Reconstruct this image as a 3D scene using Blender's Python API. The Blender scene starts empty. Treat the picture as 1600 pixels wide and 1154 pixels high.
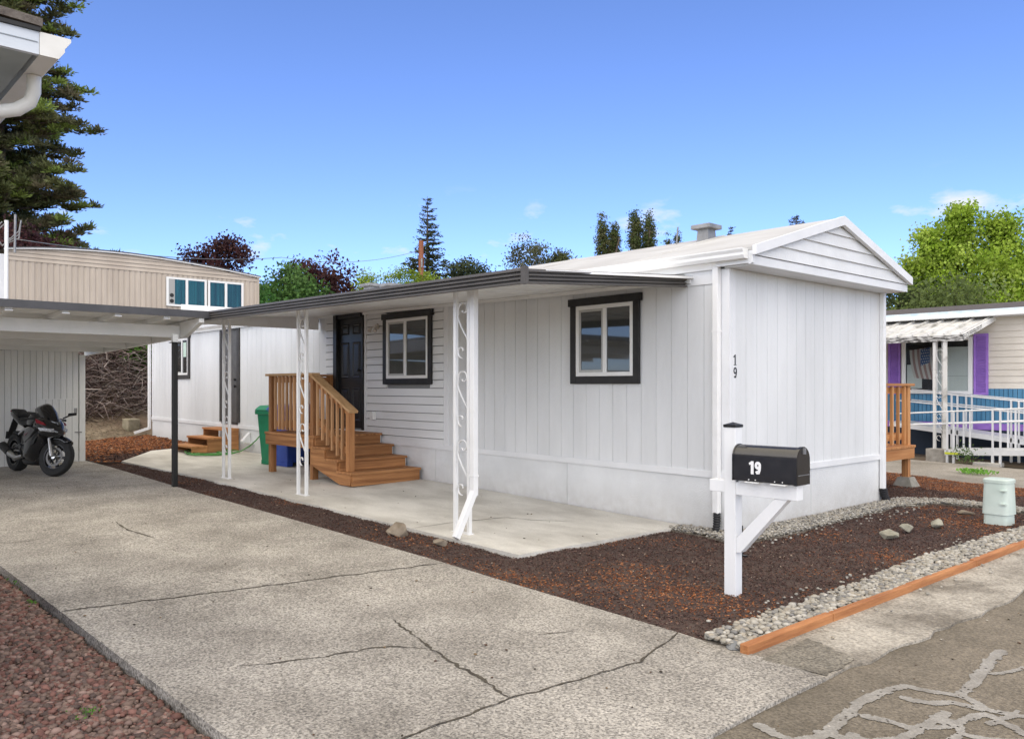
import bpy, bmesh, math, random
import numpy as np
from mathutils import Vector, Matrix, noise as mnoise
R = math.radians
random.seed(19); RNG = np.random.default_rng(19)
scene = bpy.context.scene
COL = scene.collection

# ---------------------------------------------------------------- camera
CAMX, CAMY, CAMZ = 4.559, -7.009, 1.45
FPX, HORIZ = 1294.0, 603.0                 # focal length and horizon row in photograph pixels
SN, CS = .7403, .6723
cam_d = bpy.data.cameras.new('camera'); cam = bpy.data.objects.new('camera', cam_d); COL.objects.link(cam)
cam.location = (CAMX, CAMY, CAMZ); cam.rotation_euler = (R(90), 0, R(47.757))
cam_d.sensor_width = 36; cam_d.lens = 36*FPX/1600; cam_d.shift_y = (HORIZ-577)/1600
cam_d.clip_start = .05; cam_d.clip_end = 3000
scene.camera = cam

# ---------------------------------------------------------------- sky, sun, exposure
SUN_AZ = (.55, -.835)                        # the sun stands behind the camera, a little to the right
SUN_EL = R(46)
W = bpy.data.worlds.new('World'); scene.world = W; W.use_nodes = True
wn = W.node_tree.nodes; wl = W.node_tree.links; wn.clear()
def wnode(t, **k):
    n = wn.new(t)
    for a, b in k.items(): setattr(n, a, b)
    return n
sky = wnode('ShaderNodeTexSky', sky_type='NISHITA', sun_disc=False)
sky.sun_elevation = SUN_EL; sky.sun_rotation = math.atan2(SUN_AZ[0], SUN_AZ[1])
sky.altitude = 50; sky.air_density = .7; sky.dust_density = 0; sky.ozone_density = 3
bg = wnode('ShaderNodeBackground'); out = wnode('ShaderNodeOutputWorld')
bg.inputs['Strength'].default_value = .134
tc = wnode('ShaderNodeTexCoord'); mp = wnode('ShaderNodeMapping'); mp.inputs['Scale'].default_value = (1, 1, 2.6)
nz = wnode('ShaderNodeTexNoise'); nz.inputs['Scale'].default_value = 11; nz.inputs['Detail'].default_value = 6; nz.inputs['Roughness'].default_value = .55
rp = wnode('ShaderNodeValToRGB'); rp.color_ramp.elements[0].position = .61; rp.color_ramp.elements[1].position = .76
sep = wnode('ShaderNodeSeparateXYZ')
band = wnode('ShaderNodeValToRGB')
cr = band.color_ramp; cr.elements[0].position = .13; cr.elements[0].color = (0, 0, 0, 1); cr.elements[1].position = .235; cr.elements[1].color = (0, 0, 0, 1)
e = cr.elements.new(.16); e.color = (1, 1, 1, 1); e = cr.elements.new(.19); e.color = (1, 1, 1, 1)
mul = wnode('ShaderNodeMath', operation='MULTIPLY'); mixc = wnode('ShaderNodeMixRGB')
mixc.inputs['Color2'].default_value = (3.6, 3.75, 4.0, 1)
wl.new(tc.outputs['Generated'], mp.inputs['Vector']); wl.new(mp.outputs[0], nz.inputs['Vector']); wl.new(nz.outputs['Fac'], rp.inputs['Fac'])
wl.new(tc.outputs['Generated'], sep.inputs[0]); wl.new(sep.outputs['Z'], band.inputs['Fac'])
wl.new(rp.outputs['Color'], mul.inputs[0]); wl.new(band.outputs['Color'], mul.inputs[1])
wl.new(mul.outputs[0], mixc.inputs['Fac']); tintn = wnode('ShaderNodeMixRGB', blend_type='MULTIPLY'); tintn.inputs['Fac'].default_value = 1; tintn.inputs['Color2'].default_value = (.78, .83, 1.06, 1)
wl.new(sky.outputs['Color'], tintn.inputs['Color1']); wl.new(tintn.outputs[0], mixc.inputs['Color1'])
wl.new(mixc.outputs[0], bg.inputs['Color']); wl.new(bg.outputs[0], out.inputs['Surface'])
sun_d = bpy.data.lights.new('sun', 'SUN'); sun_d.energy = 3.35; sun_d.angle = R(150); sun_d.color = (1.0, .87, .57)
sun = bpy.data.objects.new('sun', sun_d); COL.objects.link(sun)
sv = Vector((SUN_AZ[0]*math.cos(SUN_EL), SUN_AZ[1]*math.cos(SUN_EL), math.sin(SUN_EL)))
sun.rotation_euler = sv.to_track_quat('Z', 'Y').to_euler(); sun.location = (6, -8, 12)
scene.view_settings.view_transform = 'Standard'; scene.view_settings.look = 'None'
scene.view_settings.gamma = 1; scene.view_settings.use_curve_mapping = False
scene.view_settings.exposure = 0.92
scene.render.engine = 'CYCLES'; scene.cycles.max_bounces = 10; scene.cycles.diffuse_bounces = 8; scene.cycles.transparent_max_bounces = 12

# ---------------------------------------------------------------- photo pixel -> place
def ray(x, y):
    a, b = (x-800)/FPX, (HORIZ-y)/FPX
    return (CS*a-SN, SN*a+CS, b)
def pD(x, y, D):
    d = ray(x, y); return Vector((CAMX+d[0]*D, CAMY+d[1]*D, CAMZ+d[2]*D))
def pY(x, y, Y):
    return pD(x, y, (Y-CAMY)/ray(x, y)[1])
def pX(x, y, X):
    return pD(x, y, (X-CAMX)/ray(x, y)[0])
AX = [-40, -16, -11, -8, -5, -3.4, -1.3, 0, 50]; AZ = [.30, .26, .165, .14, .105, .08, .03, 0, 0]
def gz(x, y):                              # the ground climbs gently towards the far end of the lot
    a = float(np.interp(x, AX, AZ)); w = float(np.interp(y, [-9, -5.6, -3, -2.24, 0], [.1, .15, .38, .45, 1]))
    return a*w
def gp(x, y, lift=0.):                     # pixel -> point on the ground
    z = 0.
    for _ in range(6):
        d = ray(x, y); t = (z-CAMZ)/d[2]; p = (CAMX+d[0]*t, CAMY+d[1]*t); z = gz(*p)+lift
    return Vector((p[0], p[1], z))
def g2(x, y): p = gp(x, y); return (p.x, p.y)

# ---------------------------------------------------------------- materials
MATS = {}
def lin(r, g, b):
    f = lambda v: (v/255/12.92) if v/255 <= .04045 else ((v/255+.055)/1.055)**2.4
    return (f(r), f(g), f(b))
def mat(name, c1, c2=None, scale=4., rough=.6, bump=0., bscale=60., metal=0., spec=.4, stretch=(1, 1, 1), lo=.35, hi=.65, detail=5, tint=0., coat=0., speck=None, sscale=90, rvar=0):
    if name in MATS: return MATS[name]
    m = bpy.data.materials.new(name); m.use_nodes = True; MATS[name] = m
    nt = m.node_tree; n = nt.nodes; l = nt.links; b = n['Principled BSDF']
    b.inputs['Roughness'].default_value = rough; b.inputs['Metallic'].default_value = metal
    b.inputs['Specular IOR Level'].default_value = spec; b.inputs['Coat Weight'].default_value = coat
    b.inputs['Base Color'].default_value = (*c1, 1)
    geo = n.new('ShaderNodeNewGeometry'); mpn = n.new('ShaderNodeMapping'); mpn.inputs['Scale'].default_value = stretch
    l.new(geo.outputs['Position'], mpn.inputs['Vector'])
    col = None
    if c2 is not None:
        t = n.new('ShaderNodeTexNoise'); t.inputs['Scale'].default_value = scale; t.inputs['Detail'].default_value = detail; t.inputs['Roughness'].default_value = .62
        l.new(mpn.outputs[0], t.inputs['Vector'])
        r = n.new('ShaderNodeValToRGB'); r.color_ramp.elements[0].position = lo; r.color_ramp.elements[1].position = hi
        r.color_ramp.elements[0].color = (*c1, 1); r.color_ramp.elements[1].color = (*c2, 1)
        l.new(t.outputs['Fac'], r.inputs['Fac']); col = r.outputs['Color']
    if speck:
        v = n.new('ShaderNodeTexVoronoi'); v.inputs['Scale'].default_value = sscale; l.new(geo.outputs['Position'], v.inputs['Vector'])
        s = n.new('ShaderNodeSeparateColor'); l.new(v.outputs['Color'], s.inputs[0])
        nf = n.new('ShaderNodeTexNoise'); nf.inputs['Scale'].default_value = sscale*.9; nf.inputs['Detail'].default_value = 3; nf.inputs['Roughness'].default_value = .7; l.new(geo.outputs['Position'], nf.inputs['Vector'])
        av = n.new('ShaderNodeMath'); av.operation = 'MULTIPLY_ADD'; av.inputs[1].default_value = .65; l.new(s.outputs['Red'], av.inputs[0])
        sc = n.new('ShaderNodeMath'); sc.operation = 'MULTIPLY_ADD'; sc.inputs[1].default_value = 2.6; sc.inputs[2].default_value = -1.13; l.new(nf.outputs['Fac'], sc.inputs[0]); l.new(sc.outputs[0], av.inputs[2])
        r2 = n.new('ShaderNodeValToRGB'); r2.color_ramp.elements[0].color = (*[speck[0]]*3, 1); r2.color_ramp.elements[1].color = (*[speck[1]]*3, 1)
        l.new(av.outputs[0], r2.inputs['Fac'])
        mm = n.new('ShaderNodeMixRGB'); mm.blend_type = 'MULTIPLY'; mm.inputs['Fac'].default_value = 1
        if col: l.new(col, mm.inputs['Color1'])
        else: mm.inputs['Color1'].default_value = (*c1, 1)
        l.new(r2.outputs['Color'], mm.inputs['Color2']); col = mm.outputs[0]
    if tint:
        oi = n.new('ShaderNodeObjectInfo'); hs = n.new('ShaderNodeHueSaturation')
        ma = n.new('ShaderNodeMath'); ma.operation = 'MULTIPLY_ADD'; ma.inputs[1].default_value = 2*tint; ma.inputs[2].default_value = 1-tint
        l.new(oi.outputs['Random'], ma.inputs[0]); l.new(ma.outputs[0], hs.inputs['Value'])
        if col: l.new(col, hs.inputs['Color'])
        else: hs.inputs['Color'].default_value = (*c1, 1)
        col = hs.outputs[0]
    if col: l.new(col, b.inputs['Base Color'])
    if bump:
        t2 = n.new('ShaderNodeTexNoise'); t2.inputs['Scale'].default_value = bscale; t2.inputs['Detail'].default_value = 4
        l.new(mpn.outputs[0], t2.inputs['Vector'])
        bp = n.new('ShaderNodeBump'); bp.inputs['Strength'].default_value = bump; bp.inputs['Distance'].default_value = .01
        l.new(t2.outputs['Fac'], bp.inputs['Height']); l.new(bp.outputs[0], b.inputs['Normal'])
    return m
def vcol_mat(name, rough=.8, trans=0., bump=0, spec=.2):
    if name in MATS: return MATS[name]
    m = bpy.data.materials.new(name); m.use_nodes = True; MATS[name] = m
    n = m.node_tree.nodes; l = m.node_tree.links; b = n['Principled BSDF']
    a = n.new('ShaderNodeAttribute'); a.attribute_name = 'Col'
    l.new(a.outputs['Color'], b.inputs['Base Color']); b.inputs['Roughness'].default_value = rough; b.inputs['Specular IOR Level'].default_value = spec
    if trans:
        tr = n.new('ShaderNodeBsdfTranslucent'); mx = n.new('ShaderNodeMixShader'); mx.inputs[0].default_value = trans
        l.new(a.outputs['Color'], tr.inputs['Color']); l.new(b.outputs[0], mx.inputs[1]); l.new(tr.outputs[0], mx.inputs[2])
        l.new(mx.outputs[0], n['Material Output'].inputs['Surface'])
    return m
def glass_mat(name, tint=(.93, .95, .95), mixf=.12):
    m = bpy.data.materials.new(name); m.use_nodes = True; MATS[name] = m
    n = m.node_tree.nodes; l = m.node_tree.links; n.remove(n['Principled BSDF'])
    t = n.new('ShaderNodeBsdfTransparent'); t.inputs[0].default_value = (*tint, 1)
    g = n.new('ShaderNodeBsdfGlossy'); g.inputs['Roughness'].default_value = .02
    f = n.new('ShaderNodeFresnel'); f.inputs['IOR'].default_value = 1.4
    mx = n.new('ShaderNodeMixShader')
    l.new(f.outputs[0], mx.inputs[0]); l.new(t.outputs[0], mx.inputs[1]); l.new(g.outputs[0], mx.inputs[2])
    l.new(mx.outputs[0], n['Material Output'].inputs['Surface'])
    return m

WHITE = mat('white_siding_paint', (.63, .64, .64), (.725, .735, .735), 1.6, .55, .5, 70, stretch=(1, 1, .22))
WHITE_TRIM = mat('white_trim_paint', (.69, .70, .705), (.76, .765, .77), 2, .5, .15, 60)
WHITE_METAL = mat('white_enamel_metal', (.78, .78, .77), (.70, .70, .68), 6, .4, .05, 30, lo=.5, hi=.8)
GROOVE = mat('groove_backing', (.5, .5, .5), rough=.8)
LAPW = mat('lap_siding_paint', (.68, .685, .68), (.75, .755, .75), 2, .55, .25, 120, stretch=(.3, .3, 1))
VINYL = mat('white_vinyl', (.78, .78, .76), rough=.35)
BLACKP = mat('black_trim_paint', (.012, .012, .013), (.022, .021, .02), 8, .45, .3, 60)
BRONZE = mat('weathered_black_trim', (.03, .028, .026), (.055, .05, .045), 10, .6, .3, 60)
BLACKM = mat('black_metal', (.012, .012, .012), rough=.35)
FASC = mat('dark_grey_awning_metal', (.085, .078, .071), (.11, .101, .092), 3, .45, .03, 30, spec=.25)
ROOFW = mat('white_roof_coating', (.52, .515, .50), (.43, .42, .40), 3, .7, .3, 25, stretch=(.4, 1, 1))
GREYM = mat('galvanised_metal', (.30, .30, .30), (.2, .2, .2), 6, .5, .1, 30, metal=.4)
PANE = mat('window_glass', (.035, .037, .036), rough=.03, spec=.9); PANE.node_tree.nodes['Principled BSDF'].inputs['IOR'].default_value = 1.6
SCREEN = mat('insect_screen', (.05, .05, .047), rough=.35, spec=.5)
GLASS = glass_mat('clear_glass')
def dirt(m, col, z0, z1, amt):              # rain splash: a ragged dirt film near the ground
    nt = m.node_tree; n = nt.nodes; l = nt.links; b = n['Principled BSDF']; src = b.inputs['Base Color'].links[0].from_socket
    geo = n.new('ShaderNodeNewGeometry'); sp = n.new('ShaderNodeSeparateXYZ'); l.new(geo.outputs['Position'], sp.inputs[0])
    mr = n.new('ShaderNodeMapRange'); mr.inputs['From Min'].default_value = z1; mr.inputs['From Max'].default_value = z0; l.new(sp.outputs['Z'], mr.inputs['Value'])
    t = n.new('ShaderNodeTexNoise'); t.inputs['Scale'].default_value = 9; t.inputs['Detail'].default_value = 8; t.inputs['Roughness'].default_value = .7; l.new(geo.outputs['Position'], t.inputs['Vector'])
    mu = n.new('ShaderNodeMath'); mu.operation = 'MULTIPLY'; l.new(mr.outputs[0], mu.inputs[0]); l.new(t.outputs['Fac'], mu.inputs[1])
    m2 = n.new('ShaderNodeMath'); m2.operation = 'MULTIPLY'; m2.inputs[1].default_value = amt; m2.use_clamp = True; l.new(mu.outputs[0], m2.inputs[0])
    mx = n.new('ShaderNodeMixRGB'); mx.inputs['Color2'].default_value = (*col, 1); l.new(m2.outputs[0], mx.inputs['Fac']); l.new(src, mx.inputs['Color1']); l.new(mx.outputs[0], b.inputs['Base Color'])
SKIRTP = mat('white_skirting_paint', (.63, .64, .64), (.73, .74, .74), 1.5, .6, .4, 60)
dirt(SKIRTP, (.30, .25, .19), .0, .42, .75)
ceda, cedb = (.25, .105, .036), (.46, .22, .085)
CED = {'x': mat('cedar_along_x', ceda, cedb, 9, .6, .3, 20, stretch=(.12, 2.5, 2.5), tint=.16),
       'y': mat('cedar_along_y', ceda, cedb, 7, .6, .3, 20, stretch=(2.5, .12, 2.5), tint=.16),
       'z': mat('cedar_upright', ceda, cedb, 7, .6, .3, 20, stretch=(2.5, 2.5, .12), tint=.16)}
CEDN = {'y': mat('fresh_cedar_along_y', (.36, .15, .05), (.50, .24, .09), 6, .65, .3, 20, stretch=(2.5, .12, 2.5), tint=.1),
        'z': mat('fresh_cedar_upright', (.42, .19, .065), (.58, .30, .12), 6, .65, .3, 20, stretch=(2.5, 2.5, .12), tint=.15),
        'x': mat('fresh_cedar_along_x', (.36, .15, .05), (.50, .24, .09), 6, .65, .3, 20, stretch=(.12, 2.5, 2.5), tint=.1)}
RAILW = mat('pale_cedar_rail', (.42, .24, .11), (.56, .36, .18), 7, .6, .25, 20, stretch=(.12, 2.5, 2.5))
BAL = mat('pale_cedar_baluster', (.42, .21, .09), (.58, .34, .17), 7, .6, .25, 20, stretch=(2.5, 2.5, .12), tint=.18)
TIMB = mat('landscape_timber', (.30, .115, .04), (.47, .21, .08), 8, .75, .5, 25, stretch=(2.5, .2, 2.5), tint=.1)

# ---------------------------------------------------------------- mesh helpers
class MB:
    def __init__(s, tf=None): s.v = []; s.f = []; s.tf = tf
    def add(s, vs, fs):
        o = len(s.v)
        for p in vs: s.v.append(tuple(s.tf(*p)) if s.tf else tuple(p))
        s.f += [tuple(i+o for i in q) for q in fs]; return s
    def hexa(s, p): return s.add(p, [(3, 2, 1, 0), (4, 5, 6, 7), (0, 1, 5, 4), (1, 2, 6, 5), (2, 3, 7, 6), (3, 0, 4, 7)])
    def box(s, x0, x1, y0, y1, z0, z1):
        return s.hexa([(x0, y0, z0), (x1, y0, z0), (x1, y1, z0), (x0, y1, z0), (x0, y0, z1), (x1, y0, z1), (x1, y1, z1), (x0, y1, z1)])
    def prism(s, pts, d):
        n = len(pts); d = Vector(d); q = [Vector(p) for p in pts]
        return s.add(q+[p+d for p in q], [tuple(range(n))[::-1], tuple(range(n, 2*n))]+[(i, (i+1) % n, n+(i+1) % n, n+i) for i in range(n)])
    def beam(s, a, b, w, h, up=(0, 0, 1)):
        a, b = Vector(a), Vector(b); d = (b-a).normalized(); u = Vector(up); sd = d.cross(u).normalized(); u = sd.cross(d).normalized()
        q = [sd*x*w/2+u*z*h/2 for x, z in ((-1, -1), (1, -1), (1, 1), (-1, 1))]
        return s.add([a+k for k in q]+[b+k for k in q], [(3, 2, 1, 0), (4, 5, 6, 7), (0, 1, 5, 4), (1, 2, 6, 5), (2, 3, 7, 6), (3, 0, 4, 7)])
    def tube(s, path, r, n=8):
        P = [Vector(p) for p in path]; k = len(P); rs = r if isinstance(r, (list, tuple)) else [r]*k
        vs = []; prev = None
        for i in range(k):
            t = (P[min(i+1, k-1)]-P[max(i-1, 0)]).normalized()
            if prev is None:
                a = Vector((0, 0, 1)) if abs(t.z) < .9 else Vector((1, 0, 0)); u = t.cross(a).normalized()
            else: u = (prev-t*prev.dot(t)).normalized()
            prev = u; w = t.cross(u)
            vs += [P[i]+(u*math.cos(2*math.pi*j/n)+w*math.sin(2*math.pi*j/n))*rs[i] for j in range(n)]
        fs = [(i*n+j, i*n+(j+1) % n, (i+1)*n+(j+1) % n, (i+1)*n+j) for i in range(k-1) for j in range(n)]
        fs += [tuple(range(n))[::-1], tuple(range((k-1)*n, k*n))]
        return s.add(vs, fs)
    def lathe(s, prof, c=(0, 0, 0), n=24, axis='z', close=False):
        vs = []
        for r, h in prof:
            for j in range(n):
                a = 2*math.pi*j/n; p = (r*math.cos(a), r*math.sin(a), h)
                if axis == 'y': p = (p[0], p[2], p[1])
                if axis == 'x': p = (p[2], p[0], p[1])
                vs.append((c[0]+p[0], c[1]+p[1], c[2]+p[2]))
        k = len(prof); rng = range(k) if close else range(k-1)
        fs = [(i*n+j, i*n+(j+1) % n, ((i+1) % k)*n+(j+1) % n, ((i+1) % k)*n+j) for i in rng for j in range(n)]
        if not close: fs += [tuple(range(n))[::-1], tuple(range((k-1)*n, k*n))]
        return s.add(vs, fs)
    def loft(s, secs, n=16, p=2.4):         # secs: (x, z centre, half width, half height[, power])
        vs = []
        for q in secs:
            x, zc, w, h = q[:4]; pw = q[4] if len(q) > 4 else p
            for j in range(n):
                a = 2*math.pi*j/n; c, t = math.cos(a), math.sin(a)
                vs.append((x, w*math.copysign(abs(c)**(2/pw), c), zc+h*math.copysign(abs(t)**(2/pw), t)))
        k = len(secs)
        fs = [(i*n+j, (i+1)*n+j, (i+1)*n+(j+1) % n, i*n+(j+1) % n) for i in range(k-1) for j in range(n)]
        fs += [tuple(range(n)), tuple(range((k-1)*n, k*n))[::-1]]
        return s.add(vs, fs)
    def mesh(s, name='part', m=None, smooth=False):
        me = bpy.data.meshes.new(name); me.from_pydata(s.v, [], s.f); me.update()
        b = bmesh.new(); b.from_mesh(me); bmesh.ops.recalc_face_normals(b, faces=b.faces); b.to_mesh(me); b.free()
        if m: me.materials.append(m)
        if smooth:
            for p in me.polygons: p.use_smooth = True
            if smooth != 'all': me.set_sharp_from_angle(angle=R(38))
        return me
    def build(s, name, m, parent=None, smooth=False, bevel=0, local=False, **props):
        return link(name, s.mesh(name, m, smooth), parent, bevel, local, **props)
def root_of(o):
    while o.parent: o = o.parent
    return o
def link(name, me, parent=None, bevel=0, local=False, loc=None, **props):
    o = bpy.data.objects.new(name, me); COL.objects.link(o)
    if parent:
        o.parent = parent
        if not local and parent.parent is None and not parent.get('_part0'): o.location = -Vector(parent.location)
    if loc is not None: o.location = o.location+Vector(loc)
    if bevel:
        bm = o.modifiers.new('bevel', 'BEVEL'); bm.width = bevel; bm.segments = 2; bm.limit_method = 'ANGLE'
    for k, v in props.items(): o[k] = v
    return o
def thing(name, label, cat, loc=(0, 0, 0), rotz=0, group=None):
    o = bpy.data.objects.new(name, None); COL.objects.link(o); o.empty_display_size = .2
    o.location = loc; o.rotation_euler = (0, 0, rotz); o['label'] = label; o['category'] = cat
    if group: o['group'] = group
    return o
def bx(name, m, parent, *a, bevel=0, local=False, **k): return MB().box(*a).build(name, m, parent, bevel=bevel, local=local, **k)
def tag(o, label, cat, group=None):
    o['label'] = label; o['category'] = cat
    if group: o['group'] = group
    return o
def structure(o): o['kind'] = 'structure'; return o
def jag(a, b, n, amp):
    a, b = Vector((*a[:2], 0)), Vector((*b[:2], 0)); d = b-a; s = Vector((-d.y, d.x, 0)).normalized()
    return [tuple((a+d*i/n+s*(random.uniform(-amp, amp) if 0 < i < n else 0))[:2]) for i in range(n+1)]
def slab(name, poly, top, thick, m, cell=1., parent=None, rough=0., rscale=3, hfun=None, **props):
    b = bmesh.new(); f = b.faces.new([b.verts.new((p[0], p[1], 0)) for p in poly])
    xs = [p[0] for p in poly]; ys = [p[1] for p in poly]
    def cuts(lo, hi):
        v = math.ceil(lo/cell+.01)*cell
        while v < hi-.005: yield v; v += cell
    for x in cuts(min(xs), max(xs)): bmesh.ops.bisect_plane(b, geom=b.verts[:]+b.edges[:]+b.faces[:], plane_co=(x, 0, 0), plane_no=(1, 0, 0))
    for y in cuts(min(ys), max(ys)): bmesh.ops.bisect_plane(b, geom=b.verts[:]+b.edges[:]+b.faces[:], plane_co=(0, y, 0), plane_no=(0, 1, 0))
    for v in b.verts:
        h = hfun(v.co.x, v.co.y) if hfun else gz(v.co.x, v.co.y)
        v.co.z = h+top+(rough*mnoise.fractal(Vector((v.co.x*rscale, v.co.y*rscale, 0)), 1, 2, 4) if rough else 0)
    bmesh.ops.recalc_face_normals(b, faces=b.faces)
    if b.faces and sum(f.normal.z for f in b.faces) < 0: bmesh.ops.reverse_faces(b, faces=b.faces[:])
    if thick:
        bot = {v: b.verts.new((v.co.x, v.co.y, v.co.z-thick)) for v in b.verts[:] if any(e.is_boundary for e in v.link_edges)}
        for e in [e for e in b.edges[:] if e.is_boundary]:
            v0, v1 = e.verts
            if v0 in bot and v1 in bot: b.faces.new((v0, v1, bot[v1], bot[v0]))
        bmesh.ops.recalc_face_normals(b, faces=b.faces)
    me = bpy.data.meshes.new(name); b.to_mesh(me); b.free(); me.materials.append(m)
    return link(name, me, parent, **props)
def inpoly(pts, poly):
    x, y = pts[:, 0], pts[:, 1]; c = np.zeros(len(x), bool); n = len(poly)
    for i in range(n):
        x0, y0 = poly[i]; x1, y1 = poly[i-1]
        k = (y0 > y) != (y1 > y)
        with np.errstate(divide='ignore', invalid='ignore'): c ^= k & (x < (x1-x0)*(y-y0)/(y1-y0)+x0)
    return c
def sample(poly, n):
    P = np.array(poly); lo, hi = P.min(0), P.max(0); out = np.zeros((0, 2))
    while len(out) < n:
        q = RNG.uniform(lo, hi, (n*2, 2)); out = np.vstack([out, q[inpoly(q, poly)]])
    return out[:n]
def np_mesh(name, V, F, C, m, smooth=False):
    me = bpy.data.meshes.new(name); k = F.shape[1]
    me.vertices.add(len(V)); me.vertices.foreach_set('co', np.ascontiguousarray(V, np.float32).ravel())
    me.loops.add(F.size); me.loops.foreach_set('vertex_index', np.ascontiguousarray(F, np.int32).ravel())
    me.polygons.add(len(F)); me.polygons.foreach_set('loop_start', np.arange(len(F), dtype=np.int32)*k)
    me.update(calc_edges=True)
    if C is not None:
        a = me.color_attributes.new('Col', 'FLOAT_COLOR', 'POINT'); a.data.foreach_set('color', np.c_[C, np.ones(len(C))].astype(np.float32).ravel())
    if smooth: me.polygons.foreach_set('use_smooth', np.ones(len(F), bool))
    me.materials.append(m); return me
def randrot(n, tilt=None):
    q = RNG.normal(size=(n, 4)); q /= np.linalg.norm(q, axis=1)[:, None]; w, x, y, z = q.T
    return np.stack([np.stack([1-2*(y*y+z*z), 2*(x*y-z*w), 2*(x*z+y*w)], 1), np.stack([2*(x*y+z*w), 1-2*(x*x+z*z), 2*(y*z-x*w)], 1), np.stack([2*(x*z-y*w), 2*(y*z+x*w), 1-2*(x*x+y*y)], 1)], 1)
def ico(sub=1):
    b = bmesh.new(); bmesh.ops.create_icosphere(b, subdivisions=sub, radius=1); v = np.array([p.co[:] for p in b.verts]); f = np.array([[q.index for q in t.verts] for t in b.faces]); b.free(); return v, f
def scatter(name, pos, size, cols, m, squash=.6, sub=1, jit=.25, smooth=False, parent=None, **props):
    bv, bf = ico(sub); n = len(pos); k = len(bv)
    V = np.repeat(bv[None], n, 0)*(1+RNG.uniform(-jit, jit, (n, k, 1)))
    V = V*RNG.uniform(.7, 1.25, (n, 1, 3))
    V = np.einsum('nij,nkj->nki', randrot(n), V); V[:, :, 2] *= squash
    V = V*np.asarray(size).reshape(-1, 1, 1)+pos[:, None, :]
    F = (bf[None]+np.arange(n)[:, None, None]*k).reshape(-1, 3)
    return link(name, np_mesh(name, V.reshape(-1, 3), F, np.repeat(cols, k, 0), m, smooth), parent, **props)
def leafcloud(name, P, size, C, m, parent, aspect=.6, updir=.0, dirs=None):
    n = len(P); rot = randrot(n); u = rot[:, :, 0]; w = rot[:, :, 1]
    if dirs is not None:
        u = dirs/np.linalg.norm(dirs, axis=1)[:, None]; w = np.cross(u, rot[:, :, 2]); w /= np.linalg.norm(w, axis=1)[:, None]
    s = np.asarray(size).reshape(-1, 1)*np.ones((n, 1)); u = u*s; w = w*s*aspect
    nn = np.cross(u, w); nn = nn/np.linalg.norm(nn, axis=1)[:, None]*s*.18
    V = np.stack([P-u*.5, P+w*.5+nn, P+u*.5, P-w*.5+nn], 1).reshape(-1, 3)
    F = np.arange(4*n).reshape(-1, 4)
    return link(name, np_mesh(name, V, F, np.repeat(C, 4, 0), m), parent, local=True)
# ================================================================ ground, drive, patio, road, beds
def sstep(t): t = max(0., min(1., t)); return t*t*(3-2*t)
def terrain(x, y):                          # the bank behind the lot
    return gz(x, y)-.12+2.3*sstep((-16.2-x)/5.5)
SOIL = mat('bare_soil', (.13, .09, .06), (.24, .19, .13), 1.2, .95, .8, 18)
def axis(near0, near1, step, far):
    a = list(np.arange(near0, near1+.01, step)); k = 1.6; d = step*2
    lo, hi = near0, near1; L, H = [], []
    while hi < far: hi += d; lo -= d; H.append(hi); L.append(lo); d *= k
    return L[::-1]+a+H
gx, gy = axis(-26, 12, 1., 900), axis(-14, 26, 1., 900)
b = MB(); ny = len(gy)
b.v = [(x, y, terrain(x, y)) for x in gx for y in gy]
b.f = [(i*ny+j, (i+1)*ny+j, (i+1)*ny+j+1, i*ny+j+1) for i in range(len(gx)-1) for j in range(ny-1)]
ground = structure(b.build('ground', SOIL, smooth='all'))

CONC = mat('exposed_aggregate_concrete', (.24, .218, .187), (.485, .45, .395), 1.5, .88, 1., 60, lo=.28, hi=.72, detail=10, speck=(.36, 1.42), sscale=82)
PATIOM = mat('smooth_patio_concrete', (.42, .395, .345), (.70, .675, .61), 1.3, .8, .3, 60, lo=.30, hi=.62, detail=8, speck=(.86, 1.06), sscale=120, stretch=(.6, 1.3, 1))
APRON = mat('worn_apron_concrete', (.20, .175, .14), (.46, .42, .355), 1.6, .9, .9, 60, lo=.38, hi=.6, detail=9, speck=(.6, 1.2), sscale=60)
ASPH = mat('weathered_asphalt', (.115, .097, .07), (.21, .178, .135), 1.8, .9, .9, 90, lo=.3, hi=.7, detail=8, speck=(.7, 1.45), sscale=85)
SEAL = mat('grey_crack_sealant', (.215, .195, .165), (.33, .31, .275), 7, .7, .3, 60, lo=.3, hi=.6, detail=8, speck=(.8, 1.15), sscale=85)
DRY = mat('neighbour_drive_asphalt', (.20, .18, .15), (.34, .31, .27), .8, .9, .6, 60, lo=.35, hi=.65, detail=8, speck=(.75, 1.25), sscale=60)

# driveway: three cast slabs with open joints, worn cracks inside the middle one
rEdge = [g2(165, 727), g2(300, 767), g2(500, 823), g2(700, 880), g2(900, 940), g2(1100, 1000)]
c1a, c1b = g2(95, 955), g2(695, 879)
drive_L = -5.58
ck1 = jag((c1a[0], drive_L), c1b, 34, .022)
off = lambda L, dx: [(p[0]+dx, p[1]) for p in L]
jb = (1.60, rEdge[5][1]+.02)
ck2 = jag(g2(560, 1180), g2(795, 1091), 10, .012)+jag(g2(795, 1091), g2(1000, 1034), 10, .012)[1:]+jag(g2(1000, 1034), jb, 5, .01)[1:]
ck2 = [(ck2[0][0]+.0, drive_L)]+jag((ck2[0][0], drive_L), ck2[0], 4, .008)[1:-1]+ck2
dw = thing('driveway', 'x', 'driveway'); del dw['label']; del dw['category']; dw['kind'] = 'structure'
far = [(-12.3, drive_L)]+ck1+[rEdge[3], rEdge[2], rEdge[1], rEdge[0], (-12.3, rEdge[0][1])]
slab('slab', far, 0, .13, CONC, 1., dw)
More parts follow.
